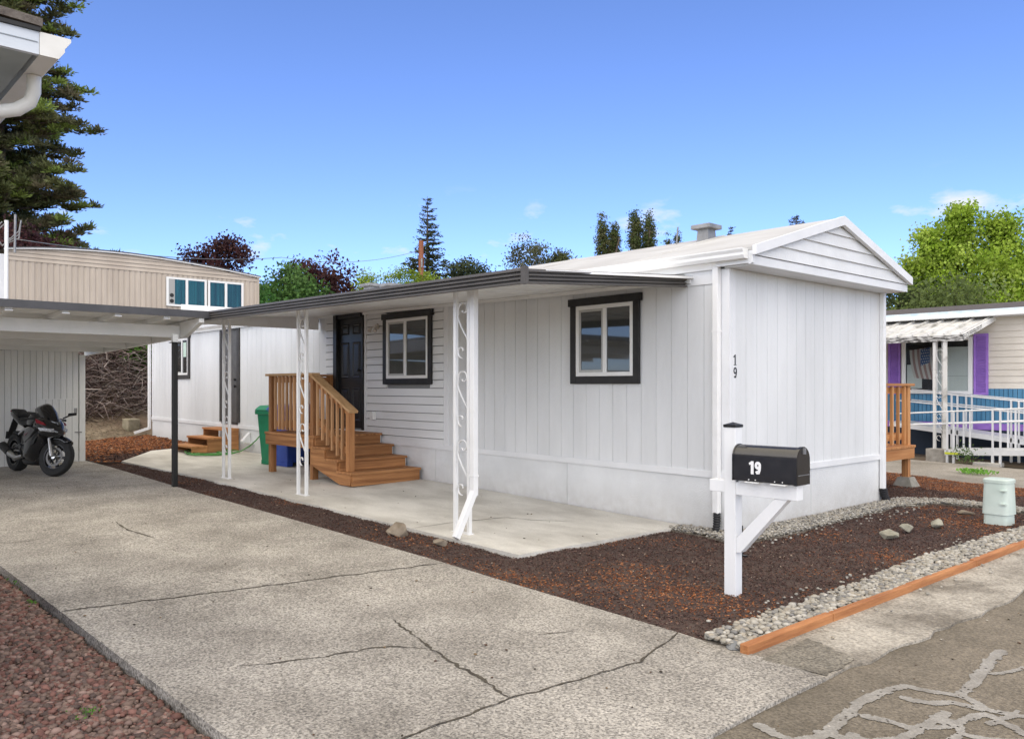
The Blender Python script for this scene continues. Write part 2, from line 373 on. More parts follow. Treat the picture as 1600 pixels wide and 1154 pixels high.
mid = off(ck2, -.006)[::-1]+off(ck1, .013)+[rEdge[3], rEdge[4], (jb[0]-.006, jb[1])]
mid = off(ck1, .013)+[rEdge[4]]+off(ck2, -.006)[::-1]
slab('slab', mid, 0, .13, CONC, 1., dw)
near = off(ck2, .006)+[rEdge[5], g2(1215, 1032), g2(1290, 1058), (2.55, -3.65), (2.57, -4.2), (2.56, drive_L)]
slab('slab', near, 0, .13, CONC, 1., dw)
slab('slab', [(-12.3, -9), (-6.2, -9), (-6.2, drive_L-.012), (-12.3, drive_L-.012)], 0, .13, CONC, 1., dw)
bxm = mat('joint_dirt', (.05, .042, .033), (.10, .085, .06), 12, .95, .6, 40)
slab('joint_bed', [(-6, -5.5), (2.5, -5.5), (2.3, -3.2), (-6, -2.9)], -.028, 0, bxm, 1., dw)
def ribbon(name, pts, w, m, lift, parent, taper=8, wob=.35, seg=.05, hf=0., jit=0., **props):
    P = [Vector((*p[:2], 0)) for p in pts]; Q = []
    for a, c in zip(P[:-1], P[1:]):
        n = max(1, int((c-a).length/seg)); Q += [a+(c-a)*i/n for i in range(n)]
    Q.append(P[-1]); b = MB(); k = len(Q)
    for i, p in enumerate(Q):
        t = (Q[min(i+1, k-1)]-Q[max(i-1, 0)]).normalized(); s = Vector((-t.y, t.x, 0))
        ww = w*max(.12, 1+wob*mnoise.noise(Vector((p.x*7, p.y*7, 3)))*2+hf*mnoise.noise(Vector((p.x*38, p.y*38, 1)))*2)
        if taper: ww *= min(1, (.02+i/taper)**.5, (.02+(k-1-i)/taper)**.5)
        p = p+s*(w*wob*mnoise.noise(Vector((p.x*5, p.y*5, 9)))*1.2+jit*mnoise.noise(Vector((p.x*16, p.y*16, 4))))
        for sg in (-1, 1):
            q = p+s*sg*ww/2; b.v.append((q.x, q.y, gz(q.x, q.y)+lift))
    b.f = [(2*i, 2*i+1, 2*i+3, 2*i+2) for i in range(k-1)]
    return b.build(name, m, parent, **props)
ribbon('crack', [g2(795, 1090), g2(745, 1055), g2(705, 1035), g2(672, 1012), g2(640, 988), g2(612, 968)], .013, bxm, .0035, dw, wob=.6, seg=.012, hf=.6, jit=.022)
ribbon('crack', [g2(668, 1013), g2(610, 1010), g2(583, 1012), g2(500, 1026), g2(430, 1036), g2(370, 1041)], .010, bxm, .0035, dw, wob=.6, seg=.012, hf=.6, jit=.022)
ribbon('crack', [(p[0]+.006, p[1]) for p in ck1], .017, bxm, .0035, dw, wob=.35, seg=.012, hf=.5, jit=.012)
ribbon('crack', ck2, .010, bxm, .0035, dw, wob=.5, seg=.012, hf=.6, jit=.01)
ribbon('crack', [g2(243, 841), g2(225, 835), g2(200, 828), g2(180, 815)], .016, bxm, .0035, dw, wob=.6, seg=.03)
ribbon('crack', [g2(0, 849), g2(40, 846), g2(80, 838)], .012, bxm, .0035, dw, wob=.6, seg=.03)
ribbon('crack', [g2(810, 994), g2(850, 990), g2(905, 985)], .008, bxm, .0035, dw, wob=.7, seg=.03)

# patio slab under the awning
pc, pn, pf = g2(810, 870), g2(1058, 826), g2(190, 722)
patio = structure(slab('patio', [(pf[0], pf[1]), (-8, -2.13), (-4, -2.2), pc, (pn[0], -.02), (-12.6, -.02), (-12.6, -1.2)], .02, .16, PATIOM, .8))
ribbon('crack', [g2(640, 829), g2(700, 820), g2(790, 811), g2(830, 815), g2(900, 818)], .010, bxm, .0235, patio, wob=.6)

# apron strip and road
EA = [g2(1290, 1058), (2.60, -2.6), (2.64, -1.4), (2.62, -.3), (2.66, 1.5), (2.7, 9)]
structure(slab('sidewalk', [g2(1215, 1032), rEdge[5], (2.03, -3.0), (2.09, 1.5), (2.12, 9)]+jag(EA[-1], EA[-2], 20, .03)+jag(EA[-2], EA[2], 20, .03)[1:]+jag(EA[2], EA[0], 12, .03)[1:], -.004, .1, APRON, .5))
road_e = [(2.57, -60)]+jag((2.57, -6), (2.56, -3.6), 24, .018)+jag((2.56, -3.6), EA[0], 8, .02)[1:]+[(p[0]+.0, p[1]) for p in EA[1:]]+[(2.7, 60)]
structure(slab('road', [(9.5, -60), (9.5, 60)]+[(p[0]-.05, p[1]) for p in road_e[::-1]], -.018, 0, ASPH, 2.5))
RD = bpy.data.objects['road']
def smooth(P, n=8):
    Q = [P[0]]+list(P)+[P[-1]]; out_ = []
    for i in range(1, len(Q)-2):
        a, c, d, e_ = [Vector(q) for q in Q[i-1:i+3]]
        for k in range(n):
            t = k/n; v = .5*(2*c+(d-a)*t+(2*a-5*c+4*d-e_)*t*t+(3*c-a-3*d+e_)*t**3); out_.append((v.x, v.y))
    return out_+[tuple(P[-1])]
slab('patch', jag(g2(1188, 1029), g2(1262, 996), 8, .01)+jag(g2(1262, 996), g2(1335, 1028), 8, .02)[1:]+jag(g2(1335, 1028), g2(1292, 1055), 6, .015)[1:], .0005, 0, mat('dark_aggregate_patch', (.13, .115, .09), (.26, .235, .19), 3, .9, 1., 60, speck=(.5, 1.5), sscale=70), .3, bpy.data.objects['sidewalk'])
seal_lines = (([(1188, 1128), (1235, 1148), (1290, 1140), (1335, 1100), (1372, 1078), (1415, 1066)], .085),
               ([(1415, 1066), (1460, 1075), (1505, 1083), (1545, 1103), (1600, 1112)], .07),
               ([(1500, 1080), (1530, 1050), (1552, 1022), (1566, 1012)], .085), ([(1525, 1044), (1560, 1047), (1600, 1038)], .05),
               ([(1415, 1085), (1455, 1093), (1490, 1092), (1530, 1102)], .075), ([(1282, 1138), (1340, 1150), (1400, 1148), (1440, 1130), (1478, 1108)], .075),
               ([(1355, 1113), (1395, 1122), (1420, 1132)], .07), ([(1420, 1132), (1480, 1128), (1530, 1110), (1560, 1118), (1600, 1140)], .07),
               ([(1458, 1114), (1490, 1122), (1500, 1140), (1470, 1160)], .06), ([(1545, 1125), (1580, 1112), (1590, 1105)], .05), ([(1335, 1142), (1290, 1165)], .07), ([(1500, 1140), (1560, 1150), (1640, 1150)], .06))
# one worn sealant network: cells of a fine sheet that lie within reach of a crack line
gs = .0055; X0s, Y0s = 2.60, -4.4; nxs, nys = int(1.25/gs), int(3.6/gs)
GX, GY = np.meshgrid(X0s+np.arange(nxs)*gs, Y0s+np.arange(nys)*gs, indexing='ij')
NZ = np.array([[mnoise.fractal(Vector((x*14, y*14, 2)), 1, 2, 3) for y in Y0s+np.arange(0, nys, 3)*gs] for x in X0s+np.arange(0, nxs, 3)*gs])
NZ = np.repeat(np.repeat(NZ, 3, 0), 3, 1)[:nxs, :nys]
MASK = np.zeros_like(GX, bool)
for pts, w in seal_lines:
    Q = np.array(smooth([g2(*p) for p in pts])); D2 = np.full(GX.shape, 9.)
    for (ax, ay), (bx_, by_) in zip(Q[:-1], Q[1:]):
        dx_, dy_ = bx_-ax, by_-ay; L2 = dx_*dx_+dy_*dy_+1e-12; t = np.clip(((GX-ax)*dx_+(GY-ay)*dy_)/L2, 0, 1); D2 = np.minimum(D2, (GX-ax-t*dx_)**2+(GY-ay-t*dy_)**2)
    MASK |= np.sqrt(D2) < w*.40*(1+.55*NZ)
MASK &= RNG.random(MASK.shape) > .004
cell = MASK[:-1, :-1] & MASK[1:, :-1] & MASK[:-1, 1:] & MASK[1:, 1:]
ii, jj = np.nonzero(cell); idx = np.arange(nxs*nys).reshape(nxs, nys)
F = np.stack([idx[ii, jj], idx[ii+1, jj], idx[ii+1, jj+1], idx[ii, jj+1]], 1); used_, inv = np.unique(F, return_inverse=True)
V = np.c_[GX.ravel(), GY.ravel(), np.full(GX.size, -.0142)][used_]
link('crack_seal', np_mesh('crack_seal', V, inv.reshape(-1, 4), None, SEAL), RD, kind='stuff')

# mulch beds
rng = RNG
def mulchh(x, y): return gz(x, y)
tx = 1.79
MULCH = mat('dark_bark_mulch', (.04, .026, .022), (.095, .065, .052), 2.2, .95, 1., 45, lo=.3, hi=.7, detail=8)
bedA = [rEdge[5], (tx, -2.95), (tx, 1.4), (1.85, 3.6), (1.95, 6.1), (-3, 7.2), (-3, 5.2), (-.35, 3.45), (0, 3.36), (0, -.02), (pn[0], -.02), pc, (-4, -2.2), (-8, -2.13), pf, rEdge[0], rEdge[1], rEdge[2], rEdge[3], rEdge[4]]
structure(slab('mulch_bed', bedA, -.012, .1, MULCH, .12, rough=.016, rscale=2.5))
bedB = [(-11.62, rEdge[0][1]+.012), (pf[0]-.01, pf[1]+.01), (-12.62, -1.2), (-12.62, -.05), (-16.3, -.05), (-16.4, -2.45), (-12.31, -2.45), (-12.31, rEdge[0][1]+.012)]
structure(slab('back_mulch_bed', bedB, .005, .1, MULCH, .3, rough=.02, rscale=2.5))
CH = vcol_mat('bark_chips', .95)
def chips(name, poly, n, smin, smax, label, cat, lift=0., orange=.5, extra=None):
    p = sample(poly, n)
    z = np.array([gz(*q)+.016*mnoise.fractal(Vector((q[0]*2.5, q[1]*2.5, 0)), 1, 2, 4) for q in p])+lift
    pat = np.array([mnoise.fractal(Vector((q[0]*.95+3, q[1]*.95, 5)), 1, 2, 3) for q in p])
    o = np.clip((pat-.12)*3, 0, 1)*orange
    if extra is not None: o = np.maximum(o, extra(p))
    sel = rng.random(n) < o
    dark = np.array([[.042, .022, .019], [.078, .044, .037], [.12, .076, .062], [.058, .033, .03], [.10, .062, .05]])[rng.integers(0, 5, n)]
    ora = np.array([[.26, .095, .035], [.20, .07, .03], [.33, .15, .07], [.14, .05, .025]])[rng.integers(0, 4, n)]
    C = np.where(sel[:, None], ora, dark)*rng.uniform(.75, 1.25, (n, 1))
    lt = rng.random(n) < .006; C[lt] = (.42, .33, .25)
    u = randrot(n); s = rng.uniform(smin, smax, (n, 1)); a = u[:, :, 0]*[1, 1, .45]*s; w = u[:, :, 1]*[1, 1, .5]*s*.42
    P = np.c_[p, z]; h = np.array([0, 0, .35])*s
    V = np.stack([P-a-w, P+a*.8-w*.7, P+a+w, P-a*.7+w, P+h], 1).reshape(-1, 3)
    F = (np.array([[0, 1, 4], [1, 2, 4], [2, 3, 4], [3, 0, 4]])[None]+np.arange(n)[:, None, None]*5).reshape(-1, 3)
    return link(name, np_mesh(name, V, F, np.repeat(C, 5, 0), CH), None, kind='stuff', label=label, category=cat)
def redzones(p):
    x, y = p[:, 0], p[:, 1]; o = np.zeros(len(p))
    for cx, cy, rx, ry, k in ((1.15, -2.25, .6, .32, .95), (.45, -2.1, .35, .45, .7), (.1, -2.75, .9, .14, .75), (1.3, 2.6, .5, .5, .8), (.6, 3.35, .5, .2, .6), (-1.8, -2.45, .6, .2, .35), (1.5, .1, .25, .35, .6), (.6, .6, .3, .4, .35)):
        o = np.maximum(o, k*np.exp(-(((x-cx)/rx)**2+((y-cy)/ry)**2)))
    o = np.maximum(o, np.clip((y-5.05+.15*np.sin(x*4))*4, 0, .93))
    return o
chips('bark_chips', bedA, 125000, .004, .0135, 'dark and orange bark chips covering the bed around the white mobile home', 'mulch', -.003, .22, redzones)
chips('bark_chips', bedB, 9000, .018, .04, 'reddish bark chips on the far bed by the small back steps', 'mulch', .012, .9, lambda p: np.clip((p[:, 0]+12.2)*-.9+np.where(p[:, 1] > -.5, .3, 0), 0, .85))

# red lava rock at the lower left
lava = [(2.45, -5.60), (-3.4, -5.60), (-6.2, -5.6), (-6.2, -9), (2.45, -9)]
LV = mat('lava_bed', (.07, .038, .032), (.13, .075, .06), 14, .95, 1, 40)
structure(slab('lava_rock_bed', lava, -.075, 0, LV, 1.))
lp = sample([(2.4, -5.60), (-4.2, -5.60), (-2.6, -6.6), (2.4, -7.4)], 42000)
zz = -.072+rng.random(len(lp))*.026
pal = np.array([[.16, .085, .07], [.19, .10, .082], [.14, .10, .083], [.23, .16, .135], [.11, .08, .07], [.19, .135, .11]])[rng.integers(0, 6, len(lp))]
scatter('lava_rock', np.c_[lp, zz], rng.uniform(.006, .025, len(lp)), pal*rng.uniform(.7, 1.25, (len(lp), 1)), vcol_mat('lava_stone', .95), .7, 1, .3, kind='stuff', label='rough red lava rock gravel at the edge of the driveway', category='gravel')

# river pebbles
PEB = vcol_mat('river_pebble', .7, spec=.35)
peb_pal = np.array([[.31, .285, .235], [.37, .345, .295], [.26, .245, .215], [.33, .29, .23], [.21, .20, .185], [.42, .395, .345]])
def pebbles(name, poly, n, s0, s1, label, lift, layers=.03, sub=2):
    p = sample(poly, n); z = np.array([gz(*q) for q in p])+lift+rng.random(n)*layers
    c = peb_pal[rng.integers(0, 6, n)]*rng.uniform(.8, 1.15, (n, 1))
    return scatter(name, np.c_[p, z], rng.uniform(s0, s1, n), c, PEB, .62, sub, .06, True, kind='stuff', label=label, category='pebbles')
PS = mat('pebble_bedding', (.13, .11, .085), (.22, .19, .15), 20, .95, .8, 50)
e1 = [(1.80, -3.03), (2.05, -3.03), (2.09, .6), (2.13, 6.0), (1.95, 6.0), (1.87, 3.4), (1.80, 1.5), (1.74, .2), (1.80, -1.0)]
structure(slab('pebble_strip_bed', e1, .004, .08, PS, .5))
pebbles('river_pebbles', e1, 6500, .011, .023, 'pale river pebbles along the timber edging', .012)
e2 = [(-.55, -.25), (.05, -.30), (.34, -.42), (.40, .4), (.36, 1.8), (.33, 3.0), (.55, 3.75), (1.0, 3.72), (1.9, 3.55), (1.9, 3.8), (1.1, 4.05), (.55, 4.15), (.05, 3.8), (.02, 3.4), (.02, .02), (-.5, -.03)]
structure(slab('pebble_path_bed', e2, .004, .08, PS, .5))
pebbles('river_pebbles', e2, 9000, .008, .018, 'tan river pebbles along the foot of the gable wall', .008, .03, 1)

sp = np.vstack([sample([(1.55, -3.0), (1.8, -3.0), (1.78, 1.4), (1.6, 1.4)], 70), sample([(2.14, -3.0), (2.3, -3.0), (2.3, 2), (2.16, 2)], 26), sample([(.36, -.6), (.62, -.6), (.6, 3.4), (.36, 3.4)], 60)])
scatter('stray_pebbles', np.c_[sp, np.full(len(sp), .008)], rng.uniform(.006, .017, len(sp)), peb_pal[rng.integers(0, 6, len(sp))], PEB, .62, 1, .06, True, kind='stuff', label='stray pebbles spilled beside the pebble strips', category='pebbles')
lp = np.vstack([sample([(-9, -5.5), (2.4, -5.5), (2.3, -3.2), (-9, -2.7)], 150), sample([(-9, -2.1), (-.7, -2.1), (-.6, -.2), (-9, -.2)], 70), sample([(2.65, -4.5), (4, -4.5), (4, 1), (2.7, 1)], 120)])
lz = np.array([gz(*q)+(.024 if -2.2 < q[1] < 0 and q[0] < -.6 else (-.014 if q[0] > 2.6 else .005)) for q in lp])
scatter('ground_litter', np.c_[lp, lz], rng.uniform(.003, .010, len(lp)), np.array([[.10, .06, .04], [.20, .14, .08], [.05, .04, .03], [.45, .41, .35]])[rng.integers(0, 4, len(lp))], CH, .4, 1, .3, kind='stuff', label='small bark bits and grit scattered on the paving', category='litter')

# neighbour's drive beyond the bed
structure(slab('neighbour_drive', [(-12, 7.4), (-3, 6.95), (.6, 6.55), (2.0, 6.2), (2.6, 9.6), (-12, 9.6)], -.03, 0, DRY, 1.5))
# ================================================================ the white mobile home
EZ = 2.56; FL = .60; LEN = 16.08; WID = 3.37
H = thing('mobile_home', 'white single-wide mobile home with black window trim and low gable roof', 'mobile home', (0, 0, 0))
def skz(x): return .0068*max(0, -x)         # the skirting band climbs with the lot
# wall cores behind the boards
core = MB().box(-LEN+.03, -.035, .035, WID-.03, .1, 2.62).build('wall_core', GROOVE, H)
def board_mesh(w, t, z0, z1, m, axis):
    b = MB(); g = .0022
    if axis == 'x': b.box(g, w-g, -t, 0, z0, z1)
    else: b.box(0, t, g, w-g, z0, z1)
    return b.mesh('siding_board', m)
wl_ = link('long_wall', MB().box(-LEN+.02, -.04, .0125, .034, .55, 2.6).mesh('long_wall', GROOVE), H)
wg_ = link('gable_wall', MB().box(-.034, -.0125, .04, WID-.03, .55, 2.6).mesh('gable_wall', GROOVE), H)
bmX = board_mesh(.2, .012, FL, EZ+.04, WHITE, 'x')
n = 0; x = -.095-.2
while x > -4.50-.01: link('siding_board', bmX, wl_, loc=(x, .012, 0)); x -= .2
x = -7.80-.2
while x > -LEN+.05: link('siding_board', bmX, wl_, loc=(x, .012, 0)); x -= .2
bmY = board_mesh(.1985, .012, FL, EZ+.04, WHITE, 'y')
for i in range(16): link('siding_board', bmY, wg_, loc=(-.012, .095+i*.1985, 0))
# lap siding around the front door
bx('lap_shade_backing', mat('lap_painted_shade', (.22, .22, .22), rough=.9), wl_, -7.78, -4.56, .0105, .0122, FL, 2.6)  # dark backing: the shade line under each lap board put into colour
LX0, LX1 = -7.78, -4.56
def lap(name, x0, x1, z0, h, m, parent, Y0=.0122):
    b = MB().prism([(x0, Y0-.002, z0), (x0, Y0-.030, z0), (x0, Y0-.018, z0+h-.011), (x0, Y0-.002, z0+h-.011)], (x1-x0, 0, 0)); return b.build(name, m, parent)
z = FL
while z < 2.6:
    h = min(.118, 2.62-z)
    inw = z+h > 1.48 and z < 2.525
    for x0, x1 in ((LX0, -7.482), (-6.518, -5.96), (-4.86, LX1)) if inw else ((LX0, -7.482), (-6.518, LX1)): lap('lap_board', x0, x1, z, h, LAPW, wl_)
    z += .118
bx('trim_board', WHITE_TRIM, wl_, LX1+.001, -4.46, -.006, .0104, FL, 2.6)
bx('trim_board', WHITE_TRIM, wl_, -7.82, LX0-.001, -.006, .0104, FL, 2.6)
bx('trim_board', WHITE_TRIM, wl_, -7.48, -7.432, -.024, .0104, FL, 2.6); bx('trim_board', WHITE_TRIM, wl_, -6.568, -6.52, -.024, .0104, FL, 2.6)
# corner boards and frieze
bx('corner_board', WHITE_TRIM, H, -.092, .004, -.006, .034, FL, EZ+.04)
bx('corner_board', WHITE_TRIM, H, -.03, .007, .036, .094, FL, EZ+.04)
bx('corner_board', WHITE_TRIM, H, -.03, .006, WID-.1, WID+.004, FL, EZ+.04)
bx('corner_board', WHITE_TRIM, H, -LEN, -LEN+.09, -.006, .034, FL, EZ+.04)
bx('frieze_board', WHITE_TRIM, H, -.52, -.094, -.016, -.0005, 2.465, 2.60)
# skirting panels and band
sk = link('skirting', MB().box(-LEN+.04, -.06, .03, WID-.04, .02, .5).mesh('skirting', GROOVE), H)
xs = [0.0, -2.2, -4.75, -7.2, -9.6, -12.0, -14.4, -LEN]
for a, c in zip(xs[:-1], xs[1:]):
    q = []
    for yy in (.002, .026):
        q += [(a-.003, yy, gz(a, 0)-.05), (c+.003, yy, gz(c, 0)-.05), (c+.003, yy, FL-.06+skz(c)), (a-.003, yy, FL-.06+skz(a))]
    MB().hexa([q[0], q[1], q[5], q[4], q[3], q[2], q[6], q[7]]).build('skirting_panel', SKIRTP, sk)
    MB().hexa([(a, -.018, FL-.06+skz(a)), (c, -.018, FL-.06+skz(c)), (c, .028, FL-.06+skz(c)), (a, .028, FL-.06+skz(a)), (a, -.018, FL+.004+skz(a)), (c, -.018, FL+.004+skz(c)), (c, .028, FL+.004+skz(c)), (a, .028, FL+.004+skz(a))]).build('skirting_band', WHITE_TRIM, sk)
for a, c in ((.03, 1.6), (1.606, WID)):
    bx('skirting_panel', SKIRTP, sk, -.03, -.002, a, c, -.06, FL-.06)
bx('skirting_band', WHITE_TRIM, sk, -.03, .016, .03, WID-.002, FL-.06, FL+.004)
bx('skirting_panel', WHITE, sk, -LEN, -LEN+.03, .03, WID, .1, FL+.1)

# roof: two slopes, rake boards, gable lap boards, soffit, gutter
RX0, RX1 = -LEN-.25, .33; RY0, RY1, RYM = -.09, 3.43, 1.67; RZE, RZR = 2.765, 3.275
roof = MB().add([(RX0, RY0, RZE), (RX1, RY0, RZE), (RX1, RYM, RZR), (RX0, RYM, RZR), (RX0, RY0, RZE-.03), (RX1, RY0, RZE-.03), (RX1, RYM, RZR-.03), (RX0, RYM, RZR-.03)],
                [(0, 1, 2, 3), (7, 6, 5, 4), (0, 4, 5, 1), (1, 5, 6, 2), (3, 7, 4, 0)]).build('roof_slope', ROOFW, H)
MB().add([(RX0, RY1, RZE), (RX1, RY1, RZE), (RX1, RYM, RZR), (RX0, RYM, RZR), (RX0, RY1, RZE-.03), (RX1, RY1, RZE-.03), (RX1, RYM, RZR-.03), (RX0, RYM, RZR-.03)],
         [(3, 2, 1, 0), (4, 5, 6, 7), (1, 5, 4, 0), (2, 6, 5, 1), (0, 4, 7, 3)]).build('roof_slope', ROOFW, H)
x = -1.2
while x > -16:
    MB().hexa([(x-.05, RY0+.01, RZE+.002), (x+.05, RY0+.01, RZE+.002), (x+.05, RYM, RZR+.002), (x-.05, RYM, RZR+.002), (x-.045, RY0+.01, RZE+.010), (x+.045, RY0+.01, RZE+.010), (x+.045, RYM, RZR+.010), (x-.045, RYM, RZR+.010)]).build('roof_seam', ROOFW, roof); x -= 2.44
slope = (RZR-RZE)/(RYM-RY0)
for s, ye in ((1, RY0), (-1, RY1)):        # rake boards
    MB().prism([(RX1-.02, ye-.006*s, RZE+.012), (RX1-.02, RYM, RZR+.012), (RX1-.02, RYM, RZR-.085), (RX1-.02, ye-.006*s, RZE-.078)], (.045, 0, 0)).build('rake_board', WHITE_TRIM, H)
GXP = RX1-.045
def gable_lap(z0, h):
    def yl(z): return RY0+max(0, (z-(RZE-.03))/slope), RY1-max(0, (z-(RZE-.03))/slope)
    a0, b0 = yl(z0); a1, b1 = yl(z0+h)
    if b1 < a1: a1 = b1 = RYM
    MB().hexa([(GXP-.02, a0, z0), (GXP+.020, a0, z0), (GXP+.020, b0, z0), (GXP-.02, b0, z0), (GXP-.02, a1, z0+h), (GXP-.002, a1, z0+h), (GXP-.002, b1, z0+h), (GXP-.02, b1, z0+h)]).build('gable_board', WHITE, H)
z = 2.695
for i in range(5):
    gable_lap(z, min(.13, 3.24-z)); z += .13
bx('gable_fascia', WHITE_TRIM, H, GXP-.02, GXP+.006, RY0, RY1, 2.605, 2.688)
bx('soffit', WHITE_TRIM, H, -.03, GXP+.0, RY0+.05, RY1-.05, 2.602, 2.614)
bx('eave_return', WHITE_TRIM, H, -.1, RX1-.021, RY0+.003, RY0+.045, 2.615, 2.733)
bx('eave_fascia', WHITE_TRIM, H, RX0, -.1, RY0+.05, RY0+.07, 2.60, 2.74)
prof = [(0, 0), (-.065, 0), (-.085, .03), (-.085, .055), (-.105, .085), (-.105, .095), (-.098, .095), (-.098, .088), (-.078, .058), (-.078, .034), (-.06, .006), (0, .006)]
MB().prism([(RX0, RY0-.001+a, 2.655+c) for a, c in prof], (RX1-.07-RX0, 0, 0)).build('gutter', WHITE_METAL, H)
MB().prism([(RX1-.074, RY0+a, 2.655+c) for a, c in prof[:6]+[(0, .095)]], (.006, 0, 0)).build('gutter_end_cap', WHITE_METAL, H)
# downspouts
ds = bx('downspout', WHITE_METAL, H, -.150, -.085, -.075, -.012, .20, 2.66, bevel=.006)
bx('bracket', WHITE_METAL, ds, -.153, -.082, -.079, -.004, 1.98, 2.0)
FLEX = mat('black_corrugated_pipe', (.02, .02, .022), rough=.55)
b = MB()
for i in range(9):
    t = i/8; c = (-.117+.02*t, -.045-.05*t*t, .20-.19*t); b.lathe([(.030, -.012), (.037, -.004), (.037, .004), (.030, .012)], c, 14)
b.build('drain_boot', FLEX, ds, True)
ds2 = bx('downspout', WHITE_METAL, H, .008, .062, WID-.075, WID-.005, .17, 2.62, bevel=.006)
b = MB()
for i in range(8):
    t = i/7; c = (.04+.04*t*t, WID-.04+.03*t, .17-.16*t); b.lathe([(.04, -.012), (.05, -.004), (.05, .004), (.04, .012)], c, 14)
b.build('drain_boot', FLEX, ds2, True)
ds3 = bx('downspout', WHITE_METAL, H, -LEN-.08, -LEN-.01, -.08, -.02, .42, 2.66, bevel=.006)
MB().beam((-LEN-.045, -.05, .44), (-LEN-.12, -.38, .33), .06, .06).build('kick_out', WHITE_METAL, ds3)
# roof vents
def roof_vent(x, y, w, hh, cap, kind):
    zb = RZE+(min(y, 2*RYM-y)-RY0)*slope-.04
    v = MB().hexa([(x-w/2, y-w/2, zb-.05), (x+w/2, y-w/2, zb-.05), (x+w/2, y+w/2, zb-.05), (x-w/2, y+w/2, zb-.05), (x-w*.42, y-w*.42, zb+hh), (x+w*.42, y-w*.42, zb+hh), (x+w*.42, y+w*.42, zb+hh), (x-w*.42, y+w*.42, zb+hh)]).build('roof_vent', GREYM, H)
    bx('cap', GREYM, v, x-cap/2, x+cap/2, y-cap/2, y+cap/2, zb+hh, zb+hh+.055, bevel=.01)
roof_vent(-1.30, 1.5, .18, .16, .27, 0); roof_vent(-.78, 1.85, .30, .04, .34, 0); roof_vent(-8.9, 1.6, .24, .12, .32, 0); roof_vent(-15.7, 1.1, .2, .25, .36, 0); roof_vent(-8.1, 1.5, .2, .07, .3, 0)
MB().tube([(-1.75, 1.5, 3.15), (-1.72, 1.5, 3.44)], .010, 6).build('roof_vent', GREYM, H)

# windows
def window(parent, s0, s1, z0, z1, tf, trim, split=.5, slide='left', tw=.085, lip=.03, dark=PANE, topw=None):
    w = MB(tf); t = tw; topw = topw or tw
    win = MB(tf).box(s0+t-.01, s1-t+.01, -.004, .006, z0+t-.01, z1-topw+.01).build('window', mat('window_void', (.02, .02, .02), rough=.9), parent)
    for q, nm in (((s0-lip, s1+lip, .0, .036, z1-topw, z1), 'head_trim'), ((s0, s0+t, 0, .030, z0, z1-topw-.001), 'side_trim'), ((s1-t, s1, 0, .030, z0, z1-topw-.001), 'side_trim'), ((s0+t+.001, s1-t-.001, 0, .028, z0, z0+t), 'sill_trim')):
        MB(tf).box(*q).build(nm, trim, win, bevel=.003)
    a, c, d, e = s0+t+.002, s1-t-.002, z0+t+.002, z1-topw-.002; f = .045
    fr = MB(tf)
    fr.box(a, a+f, .004, .026, d, e).box(c-f, c, .004, .026, d, e).box(a+f, c-f, .004, .0255, d, d+f).box(a+f, c-f, .004, .0255, e-f, e)
    mid = a+(c-a)*split; fr.box(mid-.025, mid+.025, .004, .029, d+f, e-f)
    fr.build('frame', VINYL, win, bevel=.004)
    sashf = MB(tf); p, q = (a+f, mid-.025); g = .028
    sashf.box(p, p+g, .006, .018, d+f, e-f).box(q-g, q, .006, .018, d+f, e-f).box(p+g, q-g, .006, .0175, d+f, d+f+g).box(p+g, q-g, .006, .0175, e-f-g, e-f)
    sashf.build('sash', mat('grey_sash', (.42, .42, .40), rough=.4), win)
    MB(tf).box(p+g, q-g, .007, .011, d+f+g, e-f-g).build('pane', dark, win)
    MB(tf).box(mid+.025, c-f, .007, .012, d+f, e-f).build('pane', PANE, win)
    return win
tfL = lambda s, n, z: (s, -.004-n, z)
window(H, -2.12, -1.10, 1.475, 2.455, tfL, BLACKP, .52)
window(H, -6.02, -4.80, 1.475, 2.53, lambda s, n, z: (s, -.016-n, z), BLACKP, .47)
wf = window(H, -14.62, -13.68, 1.61, 2.60, tfL, BRONZE, .55)
MB(tfL).box(-14.05, -13.88, .013, .0145, 2.1, 2.42).build('sticker', mat('mint_sticker', (.45, .62, .50), (.6, .7, .62), 25, .5), wf)
